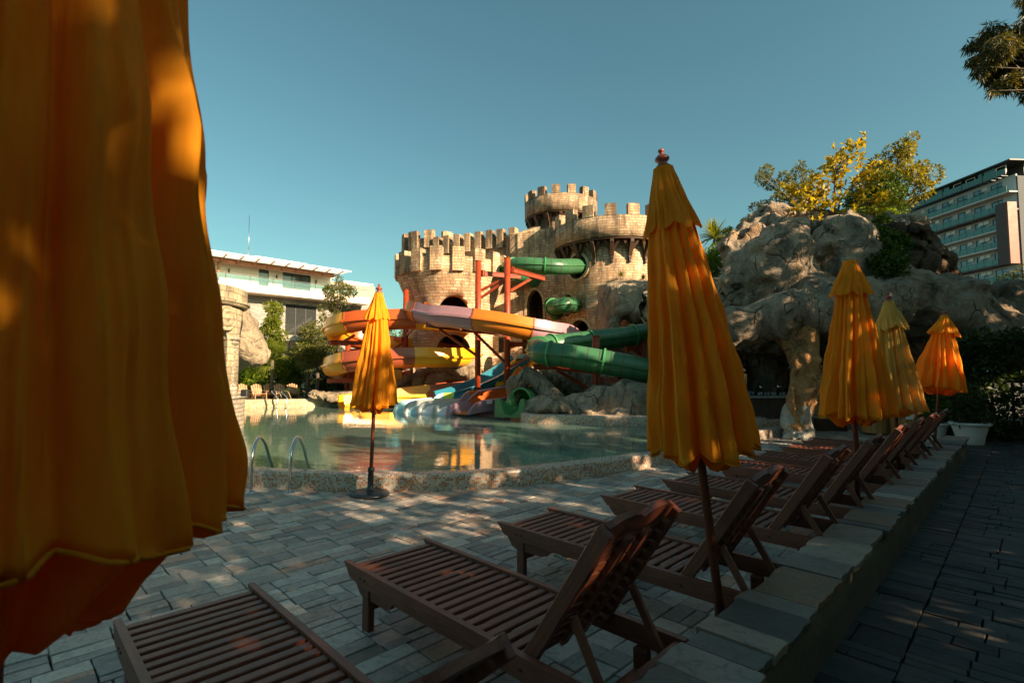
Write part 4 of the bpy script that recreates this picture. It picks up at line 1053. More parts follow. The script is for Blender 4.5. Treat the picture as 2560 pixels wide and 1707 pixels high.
mb.add([P2(1275, 1006, 19.6), P2(1172, 1022, 18.6), P2(1133, 1034, 17.7), P2(1172, 1037, 17.1), P2(1205, 1028, 17.6), P2(1275, 1014, 18.6)], [(0, 1, 2, 3, 4, 5)])
mb.build('chute_floor', G['amber'], sC)
mb = MB(); mb.tube([P2(1275, 966, 19.55), P2(1230, 972, 19.2), P2(1195, 979, 18.75), P2(1178, 992, 18.6), P2(1160, 1012, 18.35)], .045, 8); mb.tube([P2(1275, 993, 18.6), P2(1245, 999, 18.1), P2(1205, 1004, 17.65), P2(1185, 1014, 17.45), P2(1176, 1034, 17.2)], .055, 8); mb.build('rolled_edge', G['lilac'], sC)
MB().box(P2(1223, 1006, 17.75)+Vector((0, 0, .02)), (.22, .03, .13), Matrix.Rotation(R(25), 3, 'Z')).build('warning_plate', G['pink'], sC)
# ---- slide D: two parallel straight teal body slides
sD = empty('body_slide', at(1200, 990, 21), 0, 'pair of steep straight teal body slides running down to the pool past the red posts', 'water slide')
o0 = Vector(sD.location)
def open_channel(root, name, A, B, wd, wall, mt, dip=None, n=10):
    A, B = Vector(A)-o0, Vector(B)-o0; pts = []
    for i in range(n+1):
        t = i/n; q = A.lerp(B, t); q.z -= (dip or 0)*math.sin(math.pi*t); pts.append(q)
    fr = frames(pts); h = wd/2; e = .035
    pr = [(-h-.05, wall), (-h, -.08), (h, -.08), (h+.05, wall), (h+.13, wall), (h+.13, wall-.03), (h+.05+e, wall-.03), (h+e, -.12), (-h-e, -.12), (-h-.05-e, wall-.03), (-h-.13, wall-.03), (-h-.13, wall)]
    pr = [(-h-.13, wall), (-h-.05, wall), (-h+.02, .02), (-h+.1, -.06), (h-.1, -.06), (h-.02, .02), (h+.05, wall), (h+.13, wall), (h+.13, wall-.04), (h+.07, wall-.04), (h+.01, -.02), (h-.08, -.1), (-h+.08, -.1), (-h-.01, -.02), (-h-.07, wall-.04), (-h-.13, wall-.04)]
    mb = MB(); sweep(mb, fr, pr, smooth=False); return mb.build(name, G[mt], root)
open_channel(sD, 'channel', at(1305, 900, 24.6), at(1112, 996, 20.3), .95, .28, 'teal', .25)
open_channel(sD, 'channel', at(1350, 905, 25.6), at(1165, 1000, 20.6), .95, .28, 'teal', .25)
for A_, B_ in ((at(1300, 893, 24.4), at(1330, 893, 25.4)),):
    MB().beam(A_-o0, B_-o0, .5, .25, bev=.08).build('start_tub', G['teal'], sD)
# ---- slide E: yellow wavy racer behind
sE = empty('body_slide', at(1330, 930, 24), 0, 'short curved yellow slide rising behind the rock arch and teal slides', 'water slide'); o0 = Vector(sE.location)
pts = spline([at(1385, 868, 26.0), at(1350, 893, 25.2), at(1320, 915, 24.0), at(1300, 945, 22.8), at(1285, 975, 21.8)], 8); fr = frames([p-o0 for p in pts])
for k, (off, mt) in enumerate(((-.55, 'yellow'), (.0, 'amber'), (.55, 'yellow'))):
    mb = MB(); h = .27; pr = [(off-h, .22), (off-h+.05, .22), (off-h+.09, -.02), (off+h-.09, -.02), (off+h-.05, .22), (off+h, .22), (off+h-.03, -.09), (off-h+.03, -.09)]
    sweep(mb, fr, pr, smooth=False); mb.build('lane', G[mt], sE)
# ---- racer run-out: parallel lanes ending in the pool with rounded dividers
sF = empty('racing_slide', at(1060, 1020, 18.5), 0, 'multi-lane racing slide run-out in aqua, white and lilac stripes lying in the pool', 'water slide'); o0 = Vector(sF.location)
dirv = Vector((.97, .26, 0)).normalized()
lane_x = [(986, 1021, 'aqua', 'aqua'), (1011, 1024, 'grey', 'aqua'), (1044, 1026, 'grey', 'white'), (1082, 1028, 'grey', 'white'), (1117, 1029, 'purple', 'lilac')]
prev = None
for k, (u, v, m1, m2) in enumerate(lane_x):
    b = at(u, v, 18.9-.35*k); b.z = .05
    # rounded divider: low tapering wall with a half-round nose, running away from the viewer
    mb = MB(); hs = [(0, 0.0), (.05, .20), (.14, .33), (.30, .41), (.6, .45), (1.6, .47), (3.2, .5)]
    dv = Vector((.50, .86, 0)).normalized(); sdv = Vector((dv.y, -dv.x, 0))
    vs = []
    for (s_, h) in hs:
        c = b+dv*s_-o0; vs += [c-sdv*.09, c-sdv*.075+Vector((0, 0, h+.02)), c+Vector((0, 0, h+.05)), c+sdv*.075+Vector((0, 0, h+.02)), c+sdv*.09]
    fs = [(i*5+q, i*5+q+1, (i+1)*5+q+1, (i+1)*5+q) for i in range(len(hs)-1) for q in range(4)]
    mb.add(vs, fs, None, True); mb.build('lane_divider', G[m1], sF)
    if k < len(lane_x)-1:
        b2 = at(lane_x[k+1][0], lane_x[k+1][1], 18.9-.35*(k+1)); b2.z = .05; mb = MB(); vs = []
        for (s_, h) in ((0.02, .06), (.12, .16), (.35, .26), (.9, .32), (2.0, .36), (3.2, .42)):
            c0 = b+dv*(s_+.05)-o0; c1 = b2+dv*(s_+.05)-o0
            for q in range(7):
                t = q/6; p_ = c0.lerp(c1, t); p_.z += h+.06*(2*t-1)**2*(1 if s_ > .2 else .4); vs.append(p_)
            
        fs = [(i*7+q, i*7+q+1, (i+1)*7+q+1, (i+1)*7+q) for i in range(5) for q in range(6)]
        vs2 = vs+[Vector((v_.x, v_.y, v_.z-.12)) for v_ in vs[:7]]
        fs += [(q, 42+q, 42+q+1, q+1) for q in range(6)]
        mb.add(vs2, fs, None, True); mb.build('lane', G[m2], sF)
mb = MB(); wall_strip(mb, [(P_-o0, h) for P_, h in ((at(1075, 1021, 20.2), .10), (at(1085, 1019, 20.3), .40), (at(1095, 1018, 20.4), .52), (at(1108, 1017, 20.5), .56))], .07); mb.build('side_wall', G['aqua'], sF)
mb = MB(); wall_strip(mb, [(P_-o0, h) for P_, h in ((at(1108, 1017, 20.5), .56), (at(1140, 1016, 20.6), .56), (at(1165, 1016, 20.7), .55))], .07); mb.build('side_wall', G['lime'], sF)
mb = MB(); wall_strip(mb, [(P_-o0, h) for P_, h in ((at(1165, 1016, 20.7), .55), (at(1210, 1012, 20.9), .50))], .07); mb.build('side_wall', G['amber'], sF)
# yellow landing chute of the spiral
sG = empty('water_slide_chute', at(1000, 1010, 20), 0, 'long low lime and yellow landing chute behind the pool parasol hem', 'slide chute'); o0 = Vector(sG.location)
mb = MB(); wall_strip(mb, [(P_-o0, h) for P_, h in ((at(1064, 1007, 21.6), .36), (at(1030, 1008, 21.5), .37), (at(990, 1010, 21.2), .37), (at(975, 1011, 21.1), .36))], .06); mb.build('side_wall', G['lime'], sG)
mb = MB(); wall_strip(mb, [(P_-o0, h) for P_, h in ((at(975, 1011, 21.1), .36), (at(940, 1013, 20.9), .34), (at(915, 1016, 20.7), .3), (at(900, 1019, 20.4), .12))], .06); mb.build('side_wall', G['yellow'], sG)
mb = MB(); mb.beam(at(1066, 991, 21.7)-o0, at(900, 996, 20.8)-o0, .30, .05, bev=.01); mb.build('rolled_edge', G['yellow'], sG)
mb = MB(); wall_strip(mb, [(P_-o0, h) for P_, h in ((at(882, 1018, 20.6), .12), (at(890, 1016, 20.9), .34), (at(900, 1013, 21.3), .42), (at(930, 1008, 22.0), .44))], .08); mb.build('lip', G['yellow'], sG)
mb = MB(); mb.add([at(900, 1016, 20.4)-o0, at(1066, 1008, 21.4)-o0, at(1066, 1002, 22.4)-o0, at(905, 1006, 21.8)-o0], [(0, 1, 2, 3)]); mb.build('chute_floor', G['yellow'], sG)
sH = empty('slide_end_panel', at(1090, 985, 23), 0, 'dark red-brown splash panel standing below the tower arch at the waterline', 'slide panel'); o0 = Vector(sH.location)
mb = MB(); q = [at(u, v, 22.2)-o0 for u, v in ((1066, 993), (1066, 984), (1076, 972), (1110, 971), (1116, 980), (1116, 993))]
mb.add(q+[x+Vector((.02, .5, 0)) for x in q], [tuple(range(6))[::-1], tuple(6+k for k in range(6))]+[(k, (k+1) % 6, 6+(k+1) % 6, 6+k) for k in range(6)]); mb.build('panel', G['brown'], sH)

# ---- green tube slide
sT = empty('tube_slide', (3, 18, .3), 0, 'closed green tube slide looping out of the right tower and down through the rocks', 'tube slide'); o0 = Vector(sT.location)
TR = .41
def tube_run(knots, secs, r=TR, n=8, half=None):
    pts = [p-o0 for p in spline(knots, n)]; fr = frames(pts); circ = [(r*math.cos(2*math.pi*k/20), r*math.sin(2*math.pi*k/20)) for k in range(20)]
    cuts_ = [int(round(x*(len(fr)-1))) for x in secs]; L = 0
    for i, j in zip(cuts_[:-1], cuts_[1:]):
        mb = MB(); vs0 = len(mb.v); L = sweep(mb, fr[i:j+1], circ, L0=L, ends=False); o = mb.build('tube_section', G['green'], sT)
        mb = MB(); fl2 = []
        for x in (-1, 1):      # lengthwise seam flanges
            sweep(mb, fr[i:j+1], [(x*(r-.01), .018), (x*(r+.05), .018), (x*(r+.05), -.018), (x*(r-.01), -.018)], smooth=False)
        mb.build('seam_flange', G['gplain'], o)
        p, t, sd_, up = fr[j]; mb = MB(); c1 = [(x*1.15, z*1.15) for x, z in circ]
        pr = []
        for k in range(21): pr.append(c1[k % 20])
        for k in range(20, -1, -1): pr.append((circ[k % 20][0]*.98, circ[k % 20][1]*.98))
        sweep(mb, [(p-t*.03, t, sd_, up), (p+t*.03, t, sd_, up)], pr, smooth=False); mb.build('ring_flange', G['gfl'], o)
h1, h2 = HOLES[0][0], HOLES[1][0]
tube_run([h1+Vector((.9, .9, .05)), h1+Vector((.1, -.1, 0)), at(1400, 667, 23.9), at(1350, 665, 23.7), at(1305, 663, 23.9), at(1275, 668, 24.5), at(1272, 676, 25.4), at(1290, 685, 26.1), at(1318, 693, 26.6), (2.2, 28.2, 6.1)], [0, .3, .52, .72, 1], r=.38)
tube_run([(2.4, 26.9, 4.6), at(1380, 763, 25.9), at(1382, 767, 25.0), at(1400, 765, 24.6), at(1422, 762, 24.8), h2+Vector((.9, 1.2, -.05))], [0, .42, 1], r=.38)
tube_run([at(1800, 806, 19.6), at(1700, 822, 19.2), at(1610, 834, 18.8), at(1560, 842, 18.6), at(1500, 849, 18.4), at(1440, 857, 18.2), at(1392, 862, 18.0), at(1358, 867, 17.6), at(1344, 874, 17.0), at(1356, 882, 16.4), at(1390, 886, 16.15), at(1440, 893, 16.0), at(1500, 903, 15.9), at(1560, 914, 15.8), at(1612, 926, 15.8), at(1680, 940, 16.0), at(1750, 950, 16.8)], [0, .16, .27, .40, .48, .60, .76, .88, 1], r=.375)
# last run: through the rocks to the exit at the pool
tube_run([at(1620, 975, 19.2), at(1540, 978, 18.9), at(1450, 979, 18.7), at(1400, 984, 18.4), at(1355, 990, 17.9), at(1325, 994, 17.2), at(1303, 998, 16.7)], [0, .3, .55, .8, 1], r=.34)
e = [p-o0 for p in spline([at(1308, 1005, 16.8), at(1298, 1010, 16.4), at(1285, 1016, 16.1), at(1272, 1019, 15.8)], 6)]
mb = MB(); fr = frames(e); vs = []
n = len(fr)
for i, (p, t, sd_, up) in enumerate(fr):
    s_ = i/(n-1); wd = .30+.08*s_; wl = .20-.02*s_+.10*math.cos(s_*7)
    for x, z in ((-wd-.12, -.3), (-wd-.12, wl-.03), (-wd-.06, wl), (-wd, wl-.03), (-wd*.8, -.08), (-wd*.4, -.2), (0, -.24), (wd*.4, -.2), (wd*.8, -.08), (wd, wl-.03), (wd+.06, wl), (wd+.12, wl-.03), (wd+.12, -.3)): vs.append(p+sd_*x+Vector((0, 0, z)))
m = 13; mb.add(vs, [(i*m+k, i*m+k+1, (i+1)*m+k+1, (i+1)*m+k) for i in range(n-1) for k in range(m-1)], None, True)
mb.f.append(tuple((n-1)*m+k for k in range(m))); mb.sm.append(False); mb.tone.append(.5)
mb.build('exit_trough', G['gplain'], sT)

# ================================================================ RED STEEL SUPPORTS
def post(loc, ztop, r, label, beams=(), braces=(), zb=-.4):
    root = empty('slide_support', loc, 0, label, 'steel support', 'red steel supports of the water slides'); o0 = Vector(loc)
    mb = MB().tube([(0, 0, zb), (0, 0, ztop)], r, 20)
    # spiral weld bead
    mb.tube([(math.cos(a_)*(r+.001), math.sin(a_)*(r+.001), zb+.1+(ztop-zb-.15)*a_/(2*math.pi*12)) for a_ in [2*math.pi*12*k/240 for k in range(241)]], .006, 4, caps=False)
    mb.tube([(0, 0, ztop), (0, 0, ztop+.02)], r+.012, 20); mb.build('post', M['steel_red'], root)
    for A, B in beams:
        A, B = Vector(A)-o0, Vector(B)-o0; mb = MB().beam(A, B, .07, .15); mb.beam(A+Vector((0, 0, .085)), B+Vector((0, 0, .085)), .13, .02); mb.beam(A-Vector((0, 0, .085)), B-Vector((0, 0, .085)), .13, .02)
        d_ = (B-A).normalized()
        mb.beam(A+d_*.02, A+d_*.06, .2, .26); mb.beam(A+d_*.10, A+d_*.13, .2, .26); mb.build('beam', M['steel_red'], root)
    for A, B in braces: MB().beam(Vector(A)-o0, Vector(B)-o0, .075, .10).build('brace', M['steel_red'], root)
    return root
def onp(u, v, P_): return at(u, v, P_[1])
P1 = at(1194, 985, 20.9); P1.z = .2; P2_ = at(1268, 990, 20.6); P2_.z = .2
post(P1, at(1194, 665, 20.9).z, .118, 'tall red steel post left of the taller twin, carrying the lilac slide',
     [(at(1194, 828, 20.8), at(1064, 812, 20.0)), (at(1203, 683, 20.9), at(1300, 692, 22.2))],
     [(at(1192, 889, 20.85), at(1098, 822, 20.2)), (at(1203, 726, 20.9), at(1258, 697, 20.7)), (at(1203, 744, 20.9), at(1258, 706, 20.7))])
post(P2_, at(1268, 658, 20.6).z, .125, 'tallest red steel post, in front of the pointed castle gateway',
     [(at(1264, 834, 20.5), at(1154, 823, 19.7)), (at(1276, 674, 20.6), at(1361, 697, 22.5)), (at(1276, 861, 20.6), at(1338, 860, 20.9))],
     [(at(1262, 905, 20.55), at(1187, 832, 20.1)), (at(1276, 727, 20.6), at(1332, 694, 22.0)), (at(1276, 917, 20.6), at(1335, 885, 20.2))])
P3 = at(1012, 985, 24.2); P3.z = .3
post(P3, at(1012, 741, 24.2).z, .13, 'red steel post behind the yellow spiral close to the left tower',
     [(at(1010, 849, 24.1), at(975, 843, 24.9)), (at(1010, 934, 24.1), at(1030, 930, 23.0))], [(at(1006, 858, 24.1), at(978, 878, 24.0)), (at(1016, 838, 24.1), at(1034, 820, 22.4))])
P4 = at(1491, 980, 16.9); P4.z = .3
post(P4, at(1491, 863, 16.9).z, .125, 'short red steel post between the two arms of the green tube',
     [(at(1497, 951, 16.8), at(1557, 950, 16.4)), (at(1480, 915, 16.9), at(1334, 917, 16.9))], [(at(1482, 930, 16.9), at(1388, 922, 16.9)), (at(1475, 974, 17.2), at(1392, 925, 17.0)), (at(1545, 944, 16.4), at(1553, 925, 16.1))])
P5 = at(1610, 985, 18.6); P5.z = .3
post(P5, at(1610, 872, 18.6).z, .12, 'red steel post hidden at the tall orange parasol edge under the upper green tube', [(at(1606, 868, 18.6), at(1564, 873, 18.3))], [(at(1606, 889, 18.6), at(1583, 872, 18.4))])
P6 = at(868, 985, 24.0); P6.z = .3
post(P6, at(868, 862, 24.0).z, .12, 'low red steel post carrying the left bends of the yellow spiral', [(at(868, 857, 22.6), at(825, 856, 21.9)), (at(925, 857, 22.9), at(820, 857, 22.0)), (at(925, 951, 22.9), at(818, 951, 22.1)), (at(900, 877, 24.2), at(877, 877, 23.2))], [(at(856, 855, 22.2), at(886, 838, 21.8)), (at(906, 832, 21.9), at(930, 818, 21.8))])
# ================================================================ SCULPTED ROCKS
def rock(name, label, cat, mat, blobs, **kw):
    o = link(name, rock_mesh(name, blobs, **kw), M[mat]); return tag(o, label, cat)
def B(u, v, Y, r): return (at(u, v, Y), r)
def cap(u0, v0, Y0, u1, v1, Y1, r0, r1=None): return ('cap', at(u0, v0, Y0), at(u1, v1, Y1), r0, r1 or r0)
# main cave formation with overhanging lip
cave = [
    # overhanging roof lip, left to right
    cap(1838, 808, 12.9, 1950, 795, 12.6, .40, .46), cap(1950, 795, 12.6, 2090, 782, 12.7, .46, .50), cap(2090, 782, 12.7, 2250, 758, 13.3, .50, .62), cap(2250, 758, 13.3, 2400, 765, 13.2, .66, .70), cap(2400, 765, 13.2, 2540, 835, 12.8, .62, .55), cap(2540, 835, 12.8, 2640, 930, 12.8, .55, .5),
    # folded shoulders rising behind the lip
    B(1838, 705, 14.4, (.36, .6, .55)), B(1875, 700, 14.1, (.32, .5, .80)), B(1910, 655, 14.0, (.28, .5, .60)), B(1925, 720, 13.9, (.34, .55, .65)), B(1965, 700, 13.6, (.30, .5, .95)), B(2010, 740, 13.3, (.55, .5, .42)), B(2035, 660, 14.2, (.42, .6, .80)), B(2085, 640, 14.2, (.36, .6, .85)), B(2125, 625, 14.0, (.42, .6, .80)), B(2160, 660, 14.0, (.40, .55, .85)),
    B(2225, 715, 13.9, (.85, .8, .60)), B(2300, 725, 14.2, (1.0, .9, .52)), B(2420, 745, 14.2, (1.1, 1.0, .45)),
    cap(1960, 760, 13.3, 1985, 690, 13.8, .22, .26), cap(2060, 755, 13.2, 2010, 690, 13.8, .20, .25), cap(2150, 740, 13.3, 2120, 660, 13.9, .24, .3),
    # upper ledges and summit
    B(1880, 632, 15.6, (.62, .7, .36)), B(1925, 600, 16.2, (.95, 1.0, .50)), B(1950, 575, 17.2, (1.05, 1.0, .52)), B(1983, 545, 18.0, (.62, .8, .55)), B(2045, 570, 17.8, (1.3, 1.2, .50)), B(2140, 590, 17.0, (1.2, 1.1, .48)), B(2235, 597, 16.6, (.7, .9, .45)),
    # roof mass and sides
    ((8.6, 16.4, 3.5), (4.0, 2.6, 1.15)), ((12.5, 16.4, 3.2), (4.5, 3.0, 1.0)), ((9.4, 17.0, 4.5), (2.4, 1.6, 1.1)),
    # pillars
    cap(1745, 1010, 14.4, 1765, 800, 14.2, .4, .45), cap(2120, 1080, 16.4, 2120, 850, 16.4, .45, .5),
    # back wall of the cave
    cap(1800, 1080, 18.6, 1790, 860, 18.0, .55, .6), cap(1908, 1080, 18.6, 1908, 860, 18.0, .55, .6), cap(1990, 1080, 18.8, 1990, 860, 18.3, 1.1, 1.1), cap(2090, 1080, 18.8, 2090, 860, 18.3, 1.2), cap(2200, 1080, 18.8, 2200, 860, 18.3, 1.3), cap(2330, 1080, 18.6, 2330, 860, 18.0, 1.3), cap(1790, 890, 18.2, 1990, 870, 18.2, .5), ]
rock('rock_cave', 'large grey sculpted rock cave with overhanging lip and pillar behind the parasols', 'rock formation', 'rock', cave, h=.078, k=.20, amp=.20, freq=.85, fine=.11, zmin=-.3, seed=1, ridge=1.05, cell=.5, carve=.17)
pl = rock('rock_pillar', 'ochre rock pillar with a whitewashed foot holding up the cave lip', 'rock pillar', 'rock_orange', [cap(1996, 1050, 12.4, 1997, 985, 12.4, .29, .24), cap(1997, 985, 12.4, 2003, 900, 12.5, .24, .29), cap(2003, 900, 12.5, 2003, 835, 12.8, .30, .55), B(1975, 1000, 12.35, (.14, .2, .3)), B(2015, 960, 12.35, (.16, .2, .4))], h=.05, k=.12, amp=.11, freq=1.6, fine=.03, zmin=.0, seed=3, ridge=1.0)
ft = link('whitewashed_foot', rock_mesh('whitewashed_foot', [cap(1993, 1110, 12.35, 1993, 1035, 12.35, .36, .27), B(1985, 1100, 12.2, (.3, .3, .2))], h=.045, k=.12, amp=.09, freq=1.8, fine=.03, zmin=-.03, seed=13, ridge=.9), M['rock_white'], pl)
# dark boulders at the right end on top of the cave
rock('boulder', 'dark brown boulder with glowing orange edge on top of the rock cave', 'boulder', 'rock_dark', [B(2262, 660, 14.6, (.88, .8, .66)), B(2300, 640, 14.8, (.55, .6, .45)), B(2230, 600, 14.9, (.9, .8, .33))], h=.065, k=.08, amp=.07, freq=1.3, fine=.05, seed=4, cell=.8, carve=.3)
rock('boulder', 'nearly black angular boulder behind the orange-edged one, below the hotel', 'boulder', 'rock_dark', [B(2350, 668, 15.6, (.55, .6, .55)), B(2375, 695, 15.6, (.4, .5, .4))], h=.075, k=.12, amp=.1, freq=1.1, fine=.02, seed=5)
rock('boulder', 'pale brown flat-topped rock slab on the ridge under the leafy tree', 'boulder', 'rock_tan', [B(2235, 570, 16.6, (1.0, .9, .35)), B(2270, 575, 16.5, (.4, .6, .35))], h=.09, k=.2, amp=.14, freq=1.2, seed=6)
# ochre rock seen through the cave's back window, standing in the sun
rock('boulder', 'sunlit orange rock seen through the hole in the cave back wall', 'boulder', 'rock_orange', [((10.3, 23.5, 1.2), (1.2, 1.0, 1.8)), ((11.6, 24.5, .8), (1.2, 1.0, 1.5))], h=.12, amp=.2, zmin=-.2, seed=8)
# rock shoulder hugging the right castle tower
rock('rock_outcrop', 'sunlit-topped rock outcrop with a dark overhang beside the right castle tower', 'rock formation', 'rock_tan',
     [B(1560, 738, 21.9, (.95, 1.3, .68)), B(1630, 750, 21.6, (1.3, 1.4, .85)), B(1710, 750, 21.0, (1.6, 1.6, .9)), B(1530, 780, 21.5, (.42, .9, .95)), B(1512, 825, 21.6, (.25, .8, .60)), B(1600, 775, 21.2, (1.0, 1.0, .55)), ((6.4, 23.6, 2.4), (2.2, 1.2, 2.9)), ((8.4, 23.0, 2.2), (2.2, 1.4, 2.9))],
     h=.085, k=.3, amp=.15, freq=.8, zmin=.1, seed=9, ridge=.9, cell=.4, carve=.06)
# rock arch under the left tower
rock('rock_arch', 'tan and ochre rock arch at the foot of the left castle tower behind the slides', 'rock formation', 'rock_tan',
     [B(1000, 968, 24.6, (.75, .8, .55)), B(1030, 955, 24.3, (.5, .6, .75)), cap(1048, 985, 23.6, 1060, 940, 23.4, .32, .30), cap(1060, 940, 23.4, 1090, 922, 23.3, .30, .24), cap(1090, 922, 23.3, 1150, 920, 23.3, .26, .3), cap(1150, 920, 23.3, 1180, 905, 23.5, .32, .25), cap(1180, 905, 23.5, 1200, 985, 23.6, .3, .5)],
     h=.075, k=.22, amp=.12, freq=1.3, zmin=.1, seed=10)
# island with small arch around the green slide exit
rock('rock_island', 'grey rock island with a small arch around the green tube slide exit', 'rock formation', 'rock',
     [cap(1280, 1020, 17.0, 1290, 960, 17.2, .22, .26), cap(1290, 960, 17.2, 1325, 941, 17.2, .27, .24), cap(1325, 941, 17.2, 1358, 958, 17.0, .24, .22), cap(1358, 958, 17.0, 1385, 1000, 16.6, .30, .38), cap(1385, 1000, 16.6, 1398, 1030, 16.3, .34, .3),
      cap(1345, 945, 17.8, 1420, 948, 18.2, .20, .3), cap(1420, 948, 18.2, 1500, 965, 18.0, .42, .45), B(1560, 975, 17.6, (.8, .7, .62)), B(1660, 985, 17.2, (1.0, .8, .8)),
      B(1365, 1018, 15.9, (.5, .5, .3)), B(1430, 1012, 15.8, (.45, .5, .34)), B(1500, 1003, 15.7, (.62, .6, .48)), B(1570, 995, 15.5, (.65, .6, .55)), B(1650, 990, 15.4, (.8, .7, .6)), B(1740, 990, 15.3, (.8, .7, .6)), B(1450, 1035, 15.6, (1.3, .6, .22)), B(1620, 1035, 15.3, (1.5, .7, .25))],
     h=.062, k=.16, amp=.13, freq=1.25, fine=.035, zmin=.0, seed=12, ridge=.8)
rock('boulder', 'long low tan boulder on the far pool edge left of the parasol', 'boulder', 'rock_tan', [B(835, 995, 22.4, (.9, .6, .22)), B(880, 990, 22.6, (.8, .6, .3)), B(925, 990, 23.6, (.9, .6, .32)), B(800, 1000, 22.2, (.4, .4, .15))], h=.07, k=.2, amp=.1, freq=1.4, zmin=.2, seed=13)
rock('boulder', 'big cream boulder bulging out behind the stone arch column', 'boulder', 'rock_tan', [B(612, 860, 16.8, (.62, .8, .95)), B(590, 830, 16.6, (.5, .8, .9)), B(640, 890, 16.6, (.28, .5, .42)), B(560, 900, 16.6, (.6, .8, .8))], h=.075, k=.3, amp=.14, freq=1.0, seed=14)

# ================================================================ STONE PAVILION IN THE POOL (left)
pv = empty('stone_pavilion', (-8.72, 13.1, 0), 0, 'curved sandstone arcade with round relief medallion standing on a block wall in the pool', 'stone arch')
M['pav'] = mat_stone_block('pavilion_stone', (.52, .40, .25), (.42, .33, .22), (.58, .46, .30), bw=.34, rh=.17, stain=.7, bump=1.0, top=(1.6, 4.2))
M['pav_rough'] = mat_stone_block('pavilion_rough_stone', (.44, .38, .30), (.36, .31, .25), (.5, .42, .32), bw=.22, rh=.11, stain=.4, bump=1.3)
rp = 1.72
MB().lathe([(0, .98), (rp+.02, .98), (rp+.05, .96), (rp+.05, .92), (rp, .91), (rp-.02, -.6)], seg=72, smooth=False, uvr=rp).build('plinth', M['pav_rough'], pv)
# arcade ring with arched openings cut through
mb = MB(); mb.lathe([(rp-.12, 1.05), (rp-.12, 1.9), (rp-.12, 2.5), (rp-.12, 3.30), (rp-.5, 3.30), (rp-.5, 2.5), (rp-.5, 1.9), (rp-.5, 1.05)], seg=72, closed=True, uvr=rp)
ring = mb.build('arcade', M['pav'], None, weld=True); ring.location = pv.location
cuts = []
pa = math.atan2(-13.1, 8.72)+R(38)
for k in range(6):
    a_ = pa+R(50)+k*R(60); cuts.append(arch_cutter(Vector(pv.location)+Vector((math.cos(a_)*(rp-.3), math.sin(a_)*(rp-.3), .9)), a_, arch_outline(1.02, 1.96, 'round'), 1.2))
boolean_cut(ring, cuts); ring.location = (0, 0, 0); ring.parent = pv
MB().lathe([(rp-.12, 3.26), (rp-.02, 3.27), (rp+.02, 3.32), (rp+.05, 3.34), (rp+.05, 3.40), (rp-.02, 3.43), (rp-.02, 3.72), (rp-.06, 3.74), (rp-.55, 3.74), (rp-.55, 3.26)], seg=72, smooth=False, uvr=rp).build('cornice', M['pav'], pv)
for k in range(6):
    a_ = pa+R(20)+k*R(60); e = Vector((math.cos(a_), math.sin(a_), 0))*(rp-.30)
    MB().lathe([(.26, .98), (.26, 1.2), (.22, 1.24), (.20, 1.28)], e, 20, False).lathe([(.19, 1.28), (.19, 1.6), (.185, 1.95), (.19, 2.28)], e, 20).lathe([(.2, 2.26), (.25, 2.30), (.25, 2.35), (.22, 2.37), (.29, 2.40), (.29, 2.47)], e, 20, False).build('column', M['pav_rough'], pv)
a_ = pa+R(5); e = Vector((math.cos(a_), math.sin(a_), 0)); q = Vector((-e.y, e.x, 0)); c = e*(rp-.10)+Vector((0, 0, 2.92))
mb = MB(); seg = 28; prof = [(.0, .10), (.05, .10), (.07, .06), (.12, .05), (.14, .09), (.19, .10), (.22, .05), (.25, .04), (.27, .07), (.31, .07), (.32, 0)]
vs = [c+e*h_+(q*math.cos(2*math.pi*k/seg)+Vector((0, 0, 1))*math.sin(2*math.pi*k/seg))*r_ for r_, h_ in prof for k in range(seg)]
mb.add(vs, [(i*seg+k, i*seg+(k+1) % seg, (i+1)*seg+(k+1) % seg, (i+1)*seg+k) for i in range(len(prof)-1) for k in range(seg)], None, True); mb.build('medallion', M['pav'], pv)
MB().box(at(612, 982, 12.0)-Vector(pv.location), (.16, .12, .16), bev=.02).build('floodlight', M['plastic_black'], pv)

# ================================================================ LEFT HOTEL BUILDING
O = Vector((-20.2, 34, 0))
M['plaster'] = mat_plain('white_plaster', (.80, .74, .66), .85, .07, .8, .1)
M['plaster_cool'] = mat_plain('cool_white_plaster', (.50, .53, .55), .85, .07, .8, .1)
M['plaster_beige'] = mat_plain('beige_plaster', (.66, .55, .44), .85, .1, .8)
M['clad_stone'] = mat_stone_block('grey_ledge_stone', (.40, .37, .33), (.28, .27, .26), (.50, .46, .40), bw=.5, rh=.12, stain=.2, bump=.8)
M['fascia_wood'] = mat_plain('brown_fascia', (.30, .12, .05), .6, .2, 3)
def mat_glass(name, col, rough=.08, tr=.35):
    s = NT(name); s.set(Base_Color=(*col, 1), Roughness=rough, Specular_IOR_Level=.8)
    t = s.n('BsdfTransparent', Color=(*[min(1, c*1.0+.5) for c in col], 1)); mx = s.n('MixShader', Fac=tr, i1=s.b.outputs[0], i2=t.outputs[0]); s.t.links.new(mx.outputs[0], s.out.inputs[0]); return s.m
M['glass_dark'] = mat_glass('window_glass', (.10, .13, .14), .05, .15)
M['glass_hotel'] = mat_glass('hotel_glass_painted_sky', (.10, .22, .25), .05, .05)  # teal reflection of the sky is put into the pane colour
M['glass_green'] = mat_glass('green_balcony_glass', (.09, .25, .20), .12, .45)
M['glass_clear'] = mat_glass('clear_balcony_glass', (.25, .4, .4), .1, .78)
M['glass_stair'] = mat_glass('stair_glass', (.10, .11, .11), .1, .72)
M['frame_dark'] = mat_plain('dark_window_frame', (.03, .03, .032), .5)
M['room'] = mat_plain('room_wall', (.42, .33, .24), .9)
bl = empty('apartment_building', O, ROT_A, 'white modern building with slatted roof overhang and glass balcony beyond the left trees', 'building')
